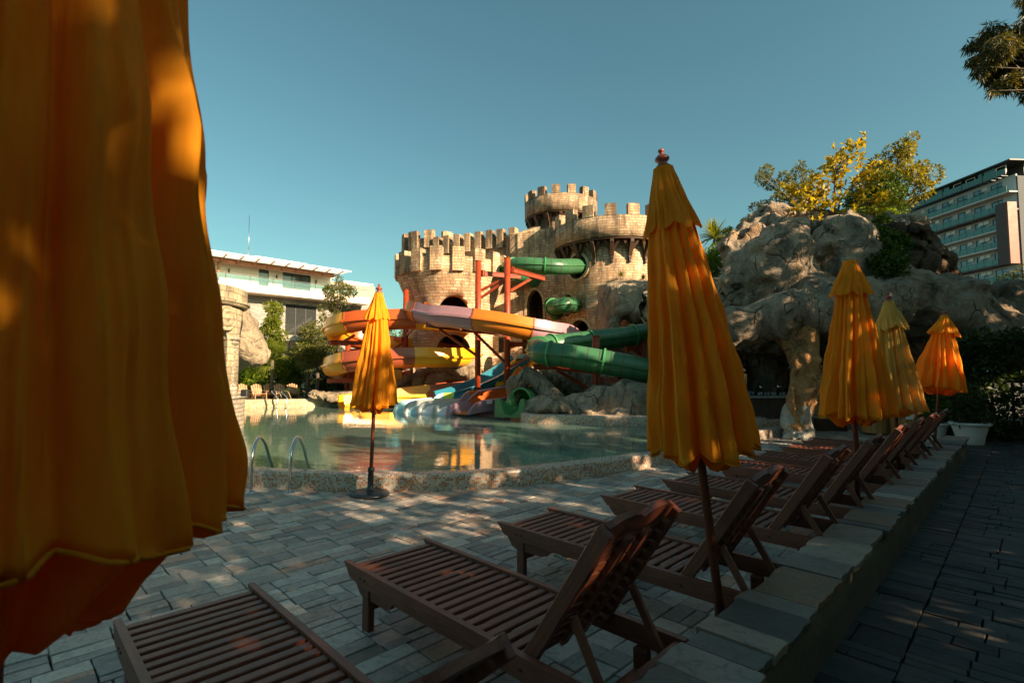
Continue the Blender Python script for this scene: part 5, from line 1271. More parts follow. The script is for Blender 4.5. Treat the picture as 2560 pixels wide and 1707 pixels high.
# local: x along the facade, y inward (away), z up
def bx(mb, x0, x1, y0, y1, z0, z1, **k): return mb.box(((x0+x1)/2, (y0+y1)/2, (z0+z1)/2), (x1-x0, y1-y0, z1-z0), **k)
def wall_holes(mb, x0, x1, z0, z1, y0, y1, holes):
    """solid wall split around rectangular openings (x0,x1,z0,z1)"""
    xs = sorted({x0, x1, *[h[0] for h in holes], *[h[1] for h in holes]})
    for a_, b_ in zip(xs[:-1], xs[1:]):
        hz = sorted([(h[2], h[3]) for h in holes if h[0] <= a_+1e-6 and h[1] >= b_-1e-6]); z = z0
        for c_, d_ in hz+[(z1, z1)]:
            if c_ > z+1e-4: bx(mb, a_, b_, y0, y1, z, c_)
            z = max(z, d_)
ZT, ZS0, ZS1 = 9.35, 7.15, 7.7
top_h = [(3.35, 4.05, ZS1+.02, ZS1+1.45), (5.05, 7.2, ZS1+.02, ZS1+1.45)]
mb = MB(); wall_holes(mb, -8, 8.6, ZS1, ZT, .9, 1.15, top_h); mb.build('upper_wall', M['plaster'], bl)
low_h = [(5.25, 7.6, 4.4, 6.75), (5.25, 7.6, 1.8, 4.0), (8.3, 10.2, .5, 2.6)]
mb = MB(); wall_holes(mb, 0.6, 14, 0, ZS0, .7, .95, low_h); mb.build('stone_wall', M['clad_stone'], bl)
mb = MB(); bx(mb, -8, .6, .2, .6, 0, 6.3); mb.build('wing_wall', M['plaster'], bl)
mb = MB(); bx(mb, -8, 11.5, -.6, 1.2, ZS0, ZS1); mb.build('balcony_slab', M['plaster_beige'], bl)
mb = MB(); bx(mb, -8, 9.3, 1.2, 6, ZT-.1, ZT+.12); bx(mb, -8, 14, 6, 6.3, 0, ZT); bx(mb, 8.6, 8.85, .9, 6, ZS1, ZT); bx(mb, 14, 14.2, .9, 6, 0, 5.5); mb.build('side_wall', M['plaster'], bl)
mb = MB(); bx(mb, -8, 8.7, .0, .16, ZT-.28, ZT); bx(mb, -8, 8.7, -.0, .9, ZT-.06, ZT-.02); bx(mb, -8, .0, -.7, -.55, 6.35, 6.7); bx(mb, 9.6, 12.8, -.5, -.38, 5.0, 5.5); mb.build('fascia', M['fascia_wood'], bl)
mb = MB()
for x in (.1, .45): bx(mb, x, x+.12, .15, .3, ZS1, ZT-.2)
mb.build('post', M['fascia_wood'], bl)
# roof edge with slatted louvres on raked brackets
M['roof_metal'] = mat_plain('white_roof_metal', (.74, .70, .64), .6, .1, 2)
mb = MB(); bx(mb, -8, 8.9, -.1, 6, ZT+.02, ZT+.14)
for k in range(15): bx(mb, -8, 9.2, -1.5+.1*k, -1.46+.1*k, ZT+.06, ZT+.085)
bx(mb, -8, 9.3, -1.6, -1.5, ZT+.02, ZT+.12)
mb.build('roof', M['roof_metal'], bl)
for k in range(17): mb = MB(); x = -7.6+k*1.02; mb.beam((x, .05, ZT-.16), (x, -1.5, ZT+.03), .06, .07); mb.build('roof_bracket', M['fascia_wood'], bl)
mb = MB()
for k in range(12): bx(mb, -8, .9, -1.3+.09*k, -1.265+.09*k, 6.9, 6.92)
bx(mb, -8, 1.0, -1.4, -1.32, 6.86, 6.96)
for k in range(12): bx(mb, 9.3, 13, -1.3+.09*k, -1.265+.09*k, 5.9, 5.92)
bx(mb, 9.2, 13.1, -1.4, -1.32, 5.86, 5.96)
for k in range(10): bx(mb, 9.0, 11.4, -1.0+.09*k, -.965+.09*k, 8.7, 8.72)
bx(mb, 8.9, 11.5, -1.1, -1.02, 8.66, 8.76); bx(mb, 8.9, 10.6, -.0, 1.3, 8.4, 8.66)
mb.build('canopy_louvre', M['roof_metal'], bl)
mb = MB(); bx(mb, 3.4, 7.3, 2, 4, ZT+.1, ZT+.95); mb.build('roof_box', M['plaster'], bl)
def window(parent, x0, x1, z0, z1, y, nm=1, mat='glass_dark', back=True, fw=.05):
    fr_ = MB(); 
    for k in range(nm+1): xx = x0+(x1-x0)*k/nm; bx(fr_, xx-fw/2, xx+fw/2, y-.03, y+.04, z0, z1)
    bx(fr_, x0, x1, y-.028, y+.038, z0, z0+fw); bx(fr_, x0, x1, y-.028, y+.038, z1-fw, z1)
    f = fr_.build('window', M['frame_dark'], parent)
    p_ = MB(); bx(p_, x0, x1, y, y+.012, z0, z1); p_.build('pane', M[mat], f)
    return f
for x0, x1, z0, z1 in top_h: window(bl, x0, x1, z0, z1, 1.0, 3 if x1-x0 > 1 else 1)
for x0, x1, z0, z1 in low_h: window(bl, x0, x1, z0, z1, .8, 3, 'glass_stair')
mb = MB(); bx(mb, -8, 14, 3.0, 3.1, 0, ZT); mb.build('inner_wall', M['room'], bl)
mb = MB()      # stair seen through the glass
for k in range(12): bx(mb, 5.3+.19*k, 5.55+.19*k, 1.3, 2.2, 4.35+.13*k, 4.52+.13*k)
mb.beam((5.2, 1.75, 4.2), (7.6, 1.75, 5.85), .9, .14)
for k in range(10): bx(mb, 7.4-.19*k, 7.6-.19*k, 1.3, 2.2, 2.2+.13*k, 2.35+.13*k)
mb.build('staircase', M['plaster'], bl)
mb = MB()
for k in range(4): mb.beam((5.2, 1.2, 4.75+.16*k), (7.6, 1.2, 6.4+.16*k), .02, .02)
for k in range(5): mb.beam((5.3+.5*k, 1.2, 4.6+.345*k), (5.3+.5*k, 1.2, 5.4+.345*k), .02, .02, up=(1, 0, 0))
mb.build('stair_railing', M['chrome'], bl)
mb = MB()
for x in np.arange(-7, 11.4, 1.55): bx(mb, x, x+.035, -.52, -.48, ZS1, ZS1+.62)
bx(mb, -8, 11.45, -.53, -.47, ZS1+.6, ZS1+.635); rl = mb.build('balcony_railing', M['frame_dark'], bl)
mb = MB(); bx(mb, -8, 11.4, -.505, -.495, ZS1+.04, ZS1+.56); mb.build('glass_panel', M['glass_clear'], rl)
for x in (-1.9, 1.35, 4.6, 7.6): 
    MB().tube([(x, .86, ZT-.75), (x, .82, ZT-.50)], .05, 10).build('wall_lamp', M['frame_dark'], bl)
ant = at(620, 650, 38); MB_ = MB().tube([(0, 0, 0), (0, 0, 4.1)], [.035, .015], 6); MB_.box((0, 0, .05), (.3, .3, .1))
o = MB_.build('antenna_mast', M['chrome'], None); o.location = (ant.x, 38, 9.3); tag(o, 'thin lone antenna mast on the roof of the white building', 'antenna')

# ================================================================ HOTEL AT THE RIGHT
ht = empty('hotel_block', (82.4, 82, 0), 0, 'tall white hotel with green glass balconies rising above the rocks at right', 'hotel')
# local frame: x = away from the facade (east), y along the facade (south end = 0, north end = +40), slightly rotated
ht.rotation_euler.z = R(3.5)
FH = 2.92; Z0 = 34.1
mb = MB(); LY = 24.5
rows = []
for f_ in range(11): rows.append(Z0-FH*(f_+1))
# facade wall with openings per floor
bays = []
y = 2.2; kind = 0
while y < LY-3: bays.append((y, y+2.0, 'door')); y += 3.1
sm = []
for zf in rows:
    hl = [(a_, b_, zf+.15, zf+2.35) for a_, b_, _ in bays]
    sub = MB(); wall_holes(sub, 0, LY, zf, zf+FH, 0, .25, hl)
    for v_ in sub.v: pass
    mb.add([(y_+0.0, x_, z_) for x_, y_, z_ in sub.v], sub.f)
mb.build('facade_wall', M['plaster_cool'], ht)
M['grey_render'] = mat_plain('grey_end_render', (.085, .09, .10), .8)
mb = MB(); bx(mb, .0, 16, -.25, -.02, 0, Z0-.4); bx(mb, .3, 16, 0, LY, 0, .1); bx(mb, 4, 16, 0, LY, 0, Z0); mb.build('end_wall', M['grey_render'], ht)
M['slab_grey'] = mat_plain('balcony_slab_paint', (.55, .53, .5), .8)
M['panel_brown'] = mat_plain('brown_facade_panel', (.06, .022, .014), .5, .15, .6)
M['panel_orange'] = mat_plain('orange_facade_panel', (.17, .036, .007), .5, .12, .6)
for i, zf in enumerate(rows):
    mb = MB(); brown = 0
    bx(mb, -1.5, .02, (-.2 if i < 2 else .6), LY, zf-.22, zf+.02); mb.build('balcony_slab', M['panel_brown' if i in (1, 4) else 'slab_grey'], ht)
    mb = MB()
    for k in range(int(LY/1.45)): bx(mb, -1.44, -1.40, .3+k*1.45, .34+k*1.45, zf+.02, zf+1.0)
    bx(mb, -1.45, -1.39, .3, LY, zf+.98, zf+1.02); r_ = mb.build('balcony_railing', M['frame_dark'], ht)
    mb = MB(); bx(mb, -1.425, -1.41, .3, LY, zf+.06, zf+.95); mb.build('glass_panel', M['glass_green'], r_)
    for a_, b_, _ in bays:
        w_ = MB(); 
        for yy in (a_, a_+.85, b_-.06): bx(w_, .08, .14, yy, yy+.06, zf+.15, zf+2.35)
        bx(w_, .08, .14, a_, b_, zf+2.29, zf+2.35); bx(w_, .085, .135, a_, a_+.85, zf+1.75, zf+1.8)
        f = w_.build('window', M['frame_dark'], ht); p_ = MB(); bx(p_, .12, .13, a_, b_, zf+.15, zf+2.35); p_.build('pane', M['glass_hotel'], f)
    for k, (a_, b_, _) in enumerate(bays[:-1]):
        if (k+i) % 2 == 0 or i > 1:
            for q in (0, 1) if i > 1 and k % 2 == 0 else (0,):
                yy = b_+.35+q*1.0; c_ = MB(); bx(c_, -.32, .0, yy, yy+.85, zf+1.75, zf+2.35)
                c_.tube([(-.325, yy+.36, zf+2.05), (-.335, yy+.36, zf+2.05)], .22, 14); o = c_.build('air_conditioner', M['roof_metal'], ht)
# brown box frame with orange return
mb = MB(); bx(mb, -2.1, -1.5, .0, 1.7, rows[4]-.3, rows[1]+1.05); mb.build('facade_panel', M['panel_brown'], ht)
mb = MB(); bx(mb, -2.1, -.5, -.32, -.02, rows[4]-.3, rows[1]+1.05); mb.build('facade_panel', M['panel_orange'], ht)
# glazed roof storey with pergola
mb = MB()
for k in range(6): bx(mb, -1.45, -1.3, .3+k*3.8, .45+k*3.8, Z0, Z0+2.0)
bx(mb, -2.0, 10, -1, LY, Z0+1.85, Z0+2.05); 
for k in range(20): bx(mb, -2.5, -1.35, k*1.0, k*1.0+.1, Z0-.45, Z0-.35)
bx(mb, -2.5, -2.42, 0, LY, Z0-.45, Z0-.3)
mb.build('roof', M['frame_dark'], ht)
mb = MB(); bx(mb, -1.42, -1.40, .3, LY, Z0+.0, Z0+1.05)
for y_ in (2, 10.5): bx(mb, -1.3, -1.28, y_, y_+3, Z0, Z0+1.8)
mb.build('glass_panel', M['glass_green'], ht)
mb = MB(); bx(mb, 1.5, 3, 0, LY, Z0, Z0+1.8); mb.build('penthouse_wall', M['frame_dark'], ht)
for y_ in (.3, 5.6, 8.0, 14.2, 17.4):
    mb = MB()
    for a_ in (0, 1.6): bx(mb, -1.28, -1.18, y_+a_, y_+a_+.1, Z0+.3, Z0+1.6)
    bx(mb, -1.28, -1.18, y_, y_+1.7, Z0+1.52, Z0+1.6); mb.build('white_frame', M['roof_metal'], ht)

# ================================================================ BAR, CUSHIONS, BINS, PLANTERS
M['counter'] = mat_rock('red_brown_counter_stone', (.20, .12, .09), (.07, .045, .035), (.22, .13, .08), crack=.3)
br_ = empty('bar_counter', (7.6, 15.5, 0), R(4), 'reddish stone bar counter with pale top inside the rock cave', 'bar counter')
mb = MB()
for k in range(12): mb.box((-1.6+k*.3, random.uniform(-.01, .01), .38), (.3, .5, .86))
mb.build('counter_front', M['counter'], br_); MB().box((.05, -.03, .84), (3.7, .66, .05), bev=.015).build('countertop', M['slab_grey'], br_)
M['tumbler'] = mat_glass('tumbler_glass', (.5, .55, .55), .05, .5)
rg = random.Random(5)
proto_g = None
for k in range(26):
    x = 6.0+rg.random()*2.1; y = 15.35+rg.random()*.35
    if proto_g is None:
        mb = MB().lathe([(.001, .002), (.028, .002), (.034, .12), (.031, .12), (.026, .01), (.001, .01)], seg=14); proto_g = mb.build('drinking_glass', M['tumbler'], None); o = proto_g
    else: o = proto_g.copy(); COL.objects.link(o)
    o.location = (6.1+.085*k, 15.32+.03*((k*7) % 5)+.07*((k*3) % 4), .866+.0); o.scale = (1, 1, rg.choice([.9, 1, 1.25]))
    tag(o, 'small clear drinking glass standing in the row on the cave bar counter', 'drinking glass', 'drinking glasses lined up on the bar counter')
for k, (u, Y, wd, h) in enumerate(((1903, 16.6, .10, .22), (1947, 16.5, .12, .25))):
    b = at(u, 972, Y); mb = MB().lathe([(0, 0), (wd*.45, 0), (wd*.5, .01), (wd*.45, h*.55), (wd*.8, h), (wd*.76, h), (wd*.4, h*.55), (0, .02)], seg=16)
    o = mb.build('ice_bucket', M['chrome'], None); o.location = (b.x, Y, .94); tag(o, ['tall flared metal cup on the dark rear shelf of the cave bar', 'wide metal bucket on the rear shelf nearer the rock pillar'][k], 'bucket')
sh = MB().box((0, 0, .47), (2.6, .35, .94)).build('back_counter', M['dark'], None); sh.location = (8.0, 16.65, 0); tag(sh, 'dark rear counter behind the bar inside the cave', 'bar counter')
for k, (u, v) in enumerate(((1897, 895), (1945, 892))):
    b = at(u, v, 17.0); mb = MB().lathe([(0, -.3), (.02, -.28), (.03, 0), (.09, .06), (.1, .22), (.04, .26), (0, .3)], seg=12); mb.box((0, .15, 0), (.03, .3, .03))
    o = mb.build('wall_lantern', M['frame_dark'], None); o.location = b; tag(o, ['unlit black torch-shaped lantern on the cave wall, left of two', 'unlit black torch-shaped lantern on the cave wall nearer the pillar'][k], 'lantern')
M['cushion'] = mat_plain('beige_cushion_canvas', (.36, .25, .12), .85, .15, 4)
pc = None
for k in range(15):
    if pc is None: pc = MB().box((0, 0, 0), (.66, 1.5, .095), bev=.035).build('cushion', M['cushion'], None); o = pc
    else: o = pc.copy(); COL.objects.link(o)
    o.location = (8.62+rg.uniform(-.03, .03), 14.6, .35+k*.098); o.rotation_euler = (0, rg.uniform(-.01, .01), rg.uniform(-.04, .04))
    tag(o, 'beige lounger cushion in the tall stack behind the rock pillar', 'cushion', 'stacked lounger cushions in the cave')
b_ = MB().box((0, 0, .15), (.75, 1.5, .3), bev=.01).build('storage_box', M['dark_wood'], None); b_.location = (8.62, 14.6, 0); tag(b_, 'low dark wooden box under the stack of beige cushions', 'box')
def bin_(loc, label, rz):
    root = empty('slatted_bin', loc, rz, label, 'litter bin', 'wood-slatted litter bins'); n = 16
    MB().lathe([(0, .02), (.27, .02), (.31, .78), (.29, .78), (.26, .06), (0, .06)], seg=24).build('liner', M['plastic_black'], root)
    for k in range(n):
        a_ = 2*math.pi*k/n; e = Vector((math.cos(a_), math.sin(a_), 0)); q = (-e.y, e.x, 0)
        MB().beam(e*.285+Vector((0, 0, .04)), e*.335+Vector((0, 0, .80)), .112, .02, up=tuple(e)).build('slat', M['bin_wood'], root)
    a_ = -2.0; e = Vector((math.cos(a_), math.sin(a_), 0)); MB().beam(e*.335+Vector((0, 0, .45)), e*.348+Vector((0, 0, .68)), .16, .008, up=tuple(e)).build('paper_notice', M['roof_metal'], root)
    return root
bin_((*at(2190, 1082, 13.2).xy, 0), 'wood-slatted litter bin with pale notice behind the middle parasol hem', 0)
bin_((*at(2266, 1078, 12.6).xy, 0), 'wood-slatted litter bin with pale notice between the yellow parasol pole and the planter', .0)
M['pot'] = mat_plain('white_plastic_planter', (.62, .62, .60), .5, .08, 3)
def pot(loc, r, h, label):
    root = empty('planter', loc, 0, label, 'planter', 'white round planters')
    MB().lathe([(0, 0), (r*.62, 0), (r*.66, .02), (r*.72, h*.35), (r*.9, h*.8), (r*.93, h*.86), (r*1.04, h*.88), (r*1.06, h*.97), (r*1.0, h), (r*.9, h*.97), (r*.88, h*.9)], seg=40).build('bowl', M['pot'], root)
    MB().disc((0, 0, h*.9), r*.9, 30).build('soil', M['ground'], root); return root
pt1 = at(2334, 1125, 11.9); pt2 = at(2428, 1133, 11.3)
pot((pt1.x, pt1.y, 0), .31, .42, 'white round planter left of the end of the low wall'); pot((pt2.x, pt2.y, 0), .35, .48, 'white round planter behind the end of the low wall')
# ================================================================ VEGETATION
M['bark'] = mat_plain('bark', (.10, .075, .05), .95, .35, 8, .8, bscale=14)
M['bark_pale'] = mat_plain('pale_bark', (.26, .20, .15), .9, .35, 6, .5)
LF = dict(conifer=mat_leaf('conifer_leaf', (.10, .14, .015), (.30, .32, .03)), juniper=mat_leaf('juniper_leaf', (.08, .10, .025), (.22, .20, .05)), palm=mat_leaf('palm_leaf', (.08, .13, .02), (.26, .28, .03)),
    shrub=mat_leaf('shrub_leaf', (.09, .16, .01), (.28, .36, .02)), dark=mat_leaf('dark_hedge_leaf', (.025, .045, .012), (.07, .10, .025), .25), gold=mat_leaf('golden_leaf', (.22, .19, .012), (.62, .44, .02), .5), olive=mat_leaf('olive_leaf', (.10, .11, .015), (.42, .32, .02), .45),
    ivy=mat_leaf('ivy_leaf', (.035, .07, .01), (.12, .18, .02), .3), gum=mat_leaf('eucalyptus_leaf', (.05, .06, .02), (.16, .12, .03), .35), yucca=mat_leaf('yucca_leaf', (.14, .18, .03), (.36, .34, .06)), spruce=mat_leaf('spruce_leaf', (.05, .075, .02), (.13, .15, .03), .2), canopy=mat_leaf('dense_canopy_leaf', (.04, .055, .015), (.10, .12, .03), .12), red=mat_leaf('rusty_leaf', (.25, .10, .02), (.4, .2, .04)))
def leaves_arr(P, N, size, rg, aspect=.45, droop=0.0, fold=False):
    """leaf quads (pointed diamonds) at points P, preferred outward direction N"""
    n = len(P); d = N+rg.normal(0, .75, (n, 3)); d[:, 2] -= droop; d /= np.linalg.norm(d, axis=1)[:, None]
    s_ = np.cross(d, rg.normal(0, 1, (n, 3))); s_ /= np.linalg.norm(s_, axis=1)[:, None]+1e-9
    L = size*rg.uniform(.6, 1.3, n)[:, None]; W_ = L*aspect
    V = np.stack([P, P+d*L*.45+s_*W_*.5, P+d*L, P+d*L*.45-s_*W_*.5], 1).reshape(-1, 3)
    return V, np.arange(4*n).reshape(-1, 4)
def clump_points(centres, radii, n, rg, shell=.55):
    centres = np.asarray(centres, float); radii = np.asarray(radii, float)
    if radii.ndim == 1: radii = np.repeat(radii[:, None], 3, 1)
    wgt = (radii[:, 0]*radii[:, 1]+radii[:, 2]*radii[:, 0]); wgt = wgt/wgt.sum(); k = rg.choice(len(centres), n, p=wgt)
    d = rg.normal(0, 1, (n, 3)); d /= np.linalg.norm(d, axis=1)[:, None]; r = rg.uniform(shell, 1.0, n)**.6
    return centres[k]+d*radii[k]*r[:, None], d
def foliage(name, mat, centres, radii, n, size, parent=None, seed=0, aspect=.45, droop=0.0, shell=.4):
    rg = np.random.default_rng(seed); P, N = clump_points(centres, radii, n, rg, shell); V, F = leaves_arr(P, N, size, rg, aspect, droop)
    return link(name, arr_mesh(name, V, F), LF[mat], parent)
def tree(name, label, cat, base, H_, crown, mat, n, size, r0=.12, seed=0, clumps=40, csize=.5, group=None, aspect=.45, droop=0.0, bark='bark', shape='ball', zc0=None, branches=True, shell=.4, crownz=None, bend=(0, 0)):
    """crown = (rx, ry, rz); clumps of leaves spread through that volume, each reached by a limb"""
    rg = np.random.default_rng(seed); base = Vector(base); root = empty(name, base, 0, label, cat, group)
    cz = crownz if crownz is not None else H_-crown[2]; cs = []; rs = []
    while len(cs) < clumps:
        p = rg.uniform(-1, 1, 3)
        if shape == 'cone':
            t = (p[2]+1)/2; lim = (1-t)**.8*.95+.06
            if math.hypot(p[0], p[1]) > lim: continue
        elif np.linalg.norm(p) > 1: continue
        elif rg.random() > .35+.65*np.linalg.norm(p): continue
        c = np.array([p[0]*crown[0]+bend[0]*(p[2]+1)/2, p[1]*crown[1]+bend[1]*(p[2]+1)/2, cz+p[2]*crown[2]]); cs.append(c); rs.append(csize*rg.uniform(.55, 1.25))
    foliage('crown', mat, cs, rs, n, size, root, seed+1, aspect, droop, shell)
    mb = MB(); top = Vector((bend[0], bend[1], cz+crown[2]*.6)); tp = [Vector((0, 0, -.2)), Vector((bend[0]*.1+r0*.5, bend[1]*.1, cz*.4)), Vector((bend[0]*.4-r0*.4, bend[1]*.4, cz*.85)), top]
    sp = spline(tp, 6); mb.tube(sp, [r0*(1-.82*i/(len(sp)-1)) for i in range(len(sp))], 10)
    if branches:
        for c in cs:
            c = Vector(c); k = min(len(sp)-1, max(4, int(len(sp)*min(.95, (c.z/ (cz+crown[2]))*.8)))); s0 = sp[k]; mid = s0.lerp(c, .5)+Vector((0, 0, -.06*(c-s0).length)); rr = r0*(1-.82*k/(len(sp)-1))
            mb.tube([s0, mid, c], [rr*.45, rr*.28, rr*.1], 5, caps=False)
    mb.build('trunk', M[bark], root); return root
def fan_palm(base, H_, r, label, n=26, seed=0, mat='palm', cat='palm'):
    rg = random.Random(seed); root = empty('fan_palm', base, 0, label, cat, 'fan palms on the far bank')
    MB().tube([(0, 0, 0), (.03, 0, H_*.5), (0, 0, H_)], [.1, .09, .08], 10).build('trunk', M['bark'], root); mb = MB()
    for k in range(n):
        a_ = k*2.4+rg.uniform(-.2, .2); el = R(rg.uniform(-35, 75)); e = Vector((math.cos(a_)*math.cos(el), math.sin(a_)*math.cos(el), math.sin(el))); st = e*r*.5; o_ = Vector((0, 0, H_)); c = o_+st
        mb.tube([o_, c], .012, 4, caps=False); side = e.cross(Vector((0, 0, 1))).normalized(); up = side.cross(e)
        for j in range(15):
            b_ = R(-80+160*j/14); dd = (e*math.cos(b_)+side*math.sin(b_)).normalized(); L = r*.55*rg.uniform(.85, 1.1); tip = c+dd*L-Vector((0, 0, .25*L)); q = dd.cross(up).normalized()*.022
            mid = c+dd*L*.55+up*.03; mb.add([c, mid+q, tip, mid-q], [(0, 1, 2, 3)])
    mb.build('crown', LF[mat], root); return root
def spiky(base, r, n, label, cat, mat='yucca', seed=0, wd=.03, name='yucca'):
    rg = random.Random(seed); mb = MB()
    for k in range(n):
        a_ = rg.uniform(0, 6.28); el = R(rg.uniform(-15, 88)); e = Vector((math.cos(a_)*math.cos(el), math.sin(a_)*math.cos(el), math.sin(el))); q = e.cross(Vector((0, 0, 1)))
        if q.length < .1: q = Vector((1, 0, 0))
        q = q.normalized()*wd; L = r*rg.uniform(.7, 1.1); m1 = e*L*.5; tip = e*L-Vector((0, 0, L*.22*math.cos(el))); mb.add([q*.6, m1+q, tip, m1-q, -q*.6], [(0, 1, 2, 3, 4)])
    root = empty(name, base, 0, label, cat); mb.build('leaves', LF[mat], root); return root
def shrub(name, label, cat, base, rad, mat, n, size, seed=0, clumps=14, csize=.35, group=None, aspect=.5, droop=0.0):
    rg = np.random.default_rng(seed); cs = []
    while len(cs) < clumps:
        p = rg.uniform(-1, 1, 3)
        if np.linalg.norm(p) < 1: cs.append(p*np.array(rad)*.8+[0, 0, rad[2]*.85])
    root = empty(name, base, 0, label, cat, group); foliage('foliage', mat, cs, np.full(clumps, csize), n, size, root, seed, aspect, droop)
    mb = MB()
    for c in cs[:10]: mb.tube([(0, 0, -.1), (c[0]*.4, c[1]*.4, c[2]*.5), tuple(c)], [.03, .02, .008], 5, caps=False)
    mb.build('stem', M['bark'], root); return root
# ---- left bank
b = at(672, 985, 28); tree('conifer_tree', 'upright light green conifer in front of the white building, left of two', 'tree', (b.x, 28, .3), 6.1, (.85, .85, 2.4), 'conifer', 12000, .14, seed=2, clumps=80, csize=.31, shape='cone', crownz=3.9)
b = at(838, 985, 27); tree('juniper_tree', 'ragged olive juniper tree rising behind the left bend of the yellow slide', 'tree', (b.x, 27, .3), 6.3, (.95, .9, 1.9), 'juniper', 6500, .12, seed=5, clumps=44, csize=.27, crownz=4.4, bend=(.2, 0))
b = at(790, 985, 26); tree('juniper_tree', 'low spreading juniper between the palms and the yellow slide', 'tree', (b.x, 26, .3), 3.9, (1.0, .9, 1.0), 'juniper', 6000, .13, seed=6, clumps=30, csize=.36, crownz=2.6)
b = at(678, 985, 25.5); fan_palm((b.x, 25.5, .3), 1.9, 1.15, 'bright fan palm with golden fronds behind the far pool ladder', 30, 1)
b = at(768, 985, 26); fan_palm((b.x, 26, .3), 2.0, 1.2, 'dark green fan palm to the right of the bright one', 28, 2, 'spruce')
b = at(852, 985, 27.5); fan_palm((b.x, 27.5, .3), 1.9, .9, 'small shaded fan palm just left of the slide bend', 20, 3, 'spruce')
i = 0
for (u, Y, rx, rz_, mat, lab) in ((640, 26.5, .8, .75, 'shrub', 'yellow-green shrub behind the leftmost armchair'), (700, 27.0, .9, 1.2, 'shrub', 'bright leafy shrub between the two palms'), (735, 27, .9, 1.3, 'ivy', 'green shrub rising right of the bright palm'), (610, 27, .9, 1.1, 'shrub', 'leafy shrub beside the stone arch column'),
        (820, 27, 1.2, .85, 'dark', 'dark low shrub at the foot of the juniper'), (900, 27.5, 1.2, .9, 'dark', 'dark low shrub behind the pool parasol')):
    b = at(u, 985, Y); shrub('shrub', lab, 'shrub', (b.x, Y, .25), (rx, .7, rz_), mat, 4200, .13, seed=20+i, clumps=22, csize=.34, group='shrubs on the far bank'); i += 1
def hedge(name, label, base, dims, mat, n, size, rz=0, seed=0):
    rg = np.random.default_rng(seed); root = empty(name, base, rz, label, 'hedge'); P = rg.uniform(-1, 1, (n, 3)); ax = rg.integers(0, 3, n); P[np.arange(n), ax] = np.sign(P[np.arange(n), ax])*rg.uniform(.8, 1.06, n)
    N = np.zeros((n, 3)); N[np.arange(n), ax] = np.sign(P[np.arange(n), ax]); bump_ = (vnoise(P[:, 0]*dims[0]*1.2+5, P[:, 1]*3, P[:, 2]*dims[2]*1.5+9)-.5)*.35
    P = P*np.array(dims)/2+N*bump_[:, None]; P[:, 2] += dims[2]/2; V, F = leaves_arr(P, N, size, rg, .55); link('foliage', arr_mesh('foliage', V, F), LF[mat], root)
    mb = MB()
    for k in range(int(dims[0]/.6)): x = -dims[0]/2+.3+k*.6; mb.tube([(x, 0, -.1), (x+.05, .03, dims[2]*.5), (x-.04, 0, dims[2]*.85)], [.04, .03, .015], 6)
    mb.build('stem', M['bark'], root); return root
b = at(760, 985, 28.5); hedge('hedge', 'dark clipped hedge behind the wooden armchairs on the far bank', (b.x+.3, 28.0, .25), (8.5, 1.0, 1.45), 'dark', 11000, .13, 0, 3)
hedge('hedge', 'tall dark hedge closing the right side behind the end of the low wall', (12.95, 12.7, 0), (4.4, 1.5, 2.4), 'dark', 26000, .11, R(8), 4)
tg = 'spruces far behind the castle'
for k, (u, Y, h) in enumerate(((980, 46, 6.0), (1003, 50, 7.0), (1022, 44, 5.6))):
    b = at(u, 985, Y); tree('spruce_tree', ['distant spruce between slide and castle tower, leftmost of three', 'distant tallest spruce in the gap beside the castle tower', 'distant spruce closest to the castle tower wall'][k], 'tree', (b.x, Y, 0), h, (1.2, 1.2, 2.6), 'spruce', 4500, .22, seed=40+k, clumps=40, csize=.42, group=tg, shape='cone', crownz=h-2.6)
# ---- castle plants
b = at(1551, 545, 27.5); tree('sapling', 'bright green sapling growing behind the right tower battlement', 'tree', (b.x, 27.5, 8.2), 2.3, (.34, .34, .75), 'shrub', 900, .13, r0=.03, seed=50, clumps=14, csize=.16, shape='cone', crownz=1.5)
for k, (u, v, Y, lab) in enumerate(((1552, 689, 22.6, 'tuft of dry grass on the outcrop by the right tower'), (1608, 697, 22.2, 'green grass tuft on the outcrop at the parasol edge'))):
    spiky(at(u, v, Y), .28, 90, lab, 'grass tuft', 'yucca', 60+k, .012, 'grass_tuft')
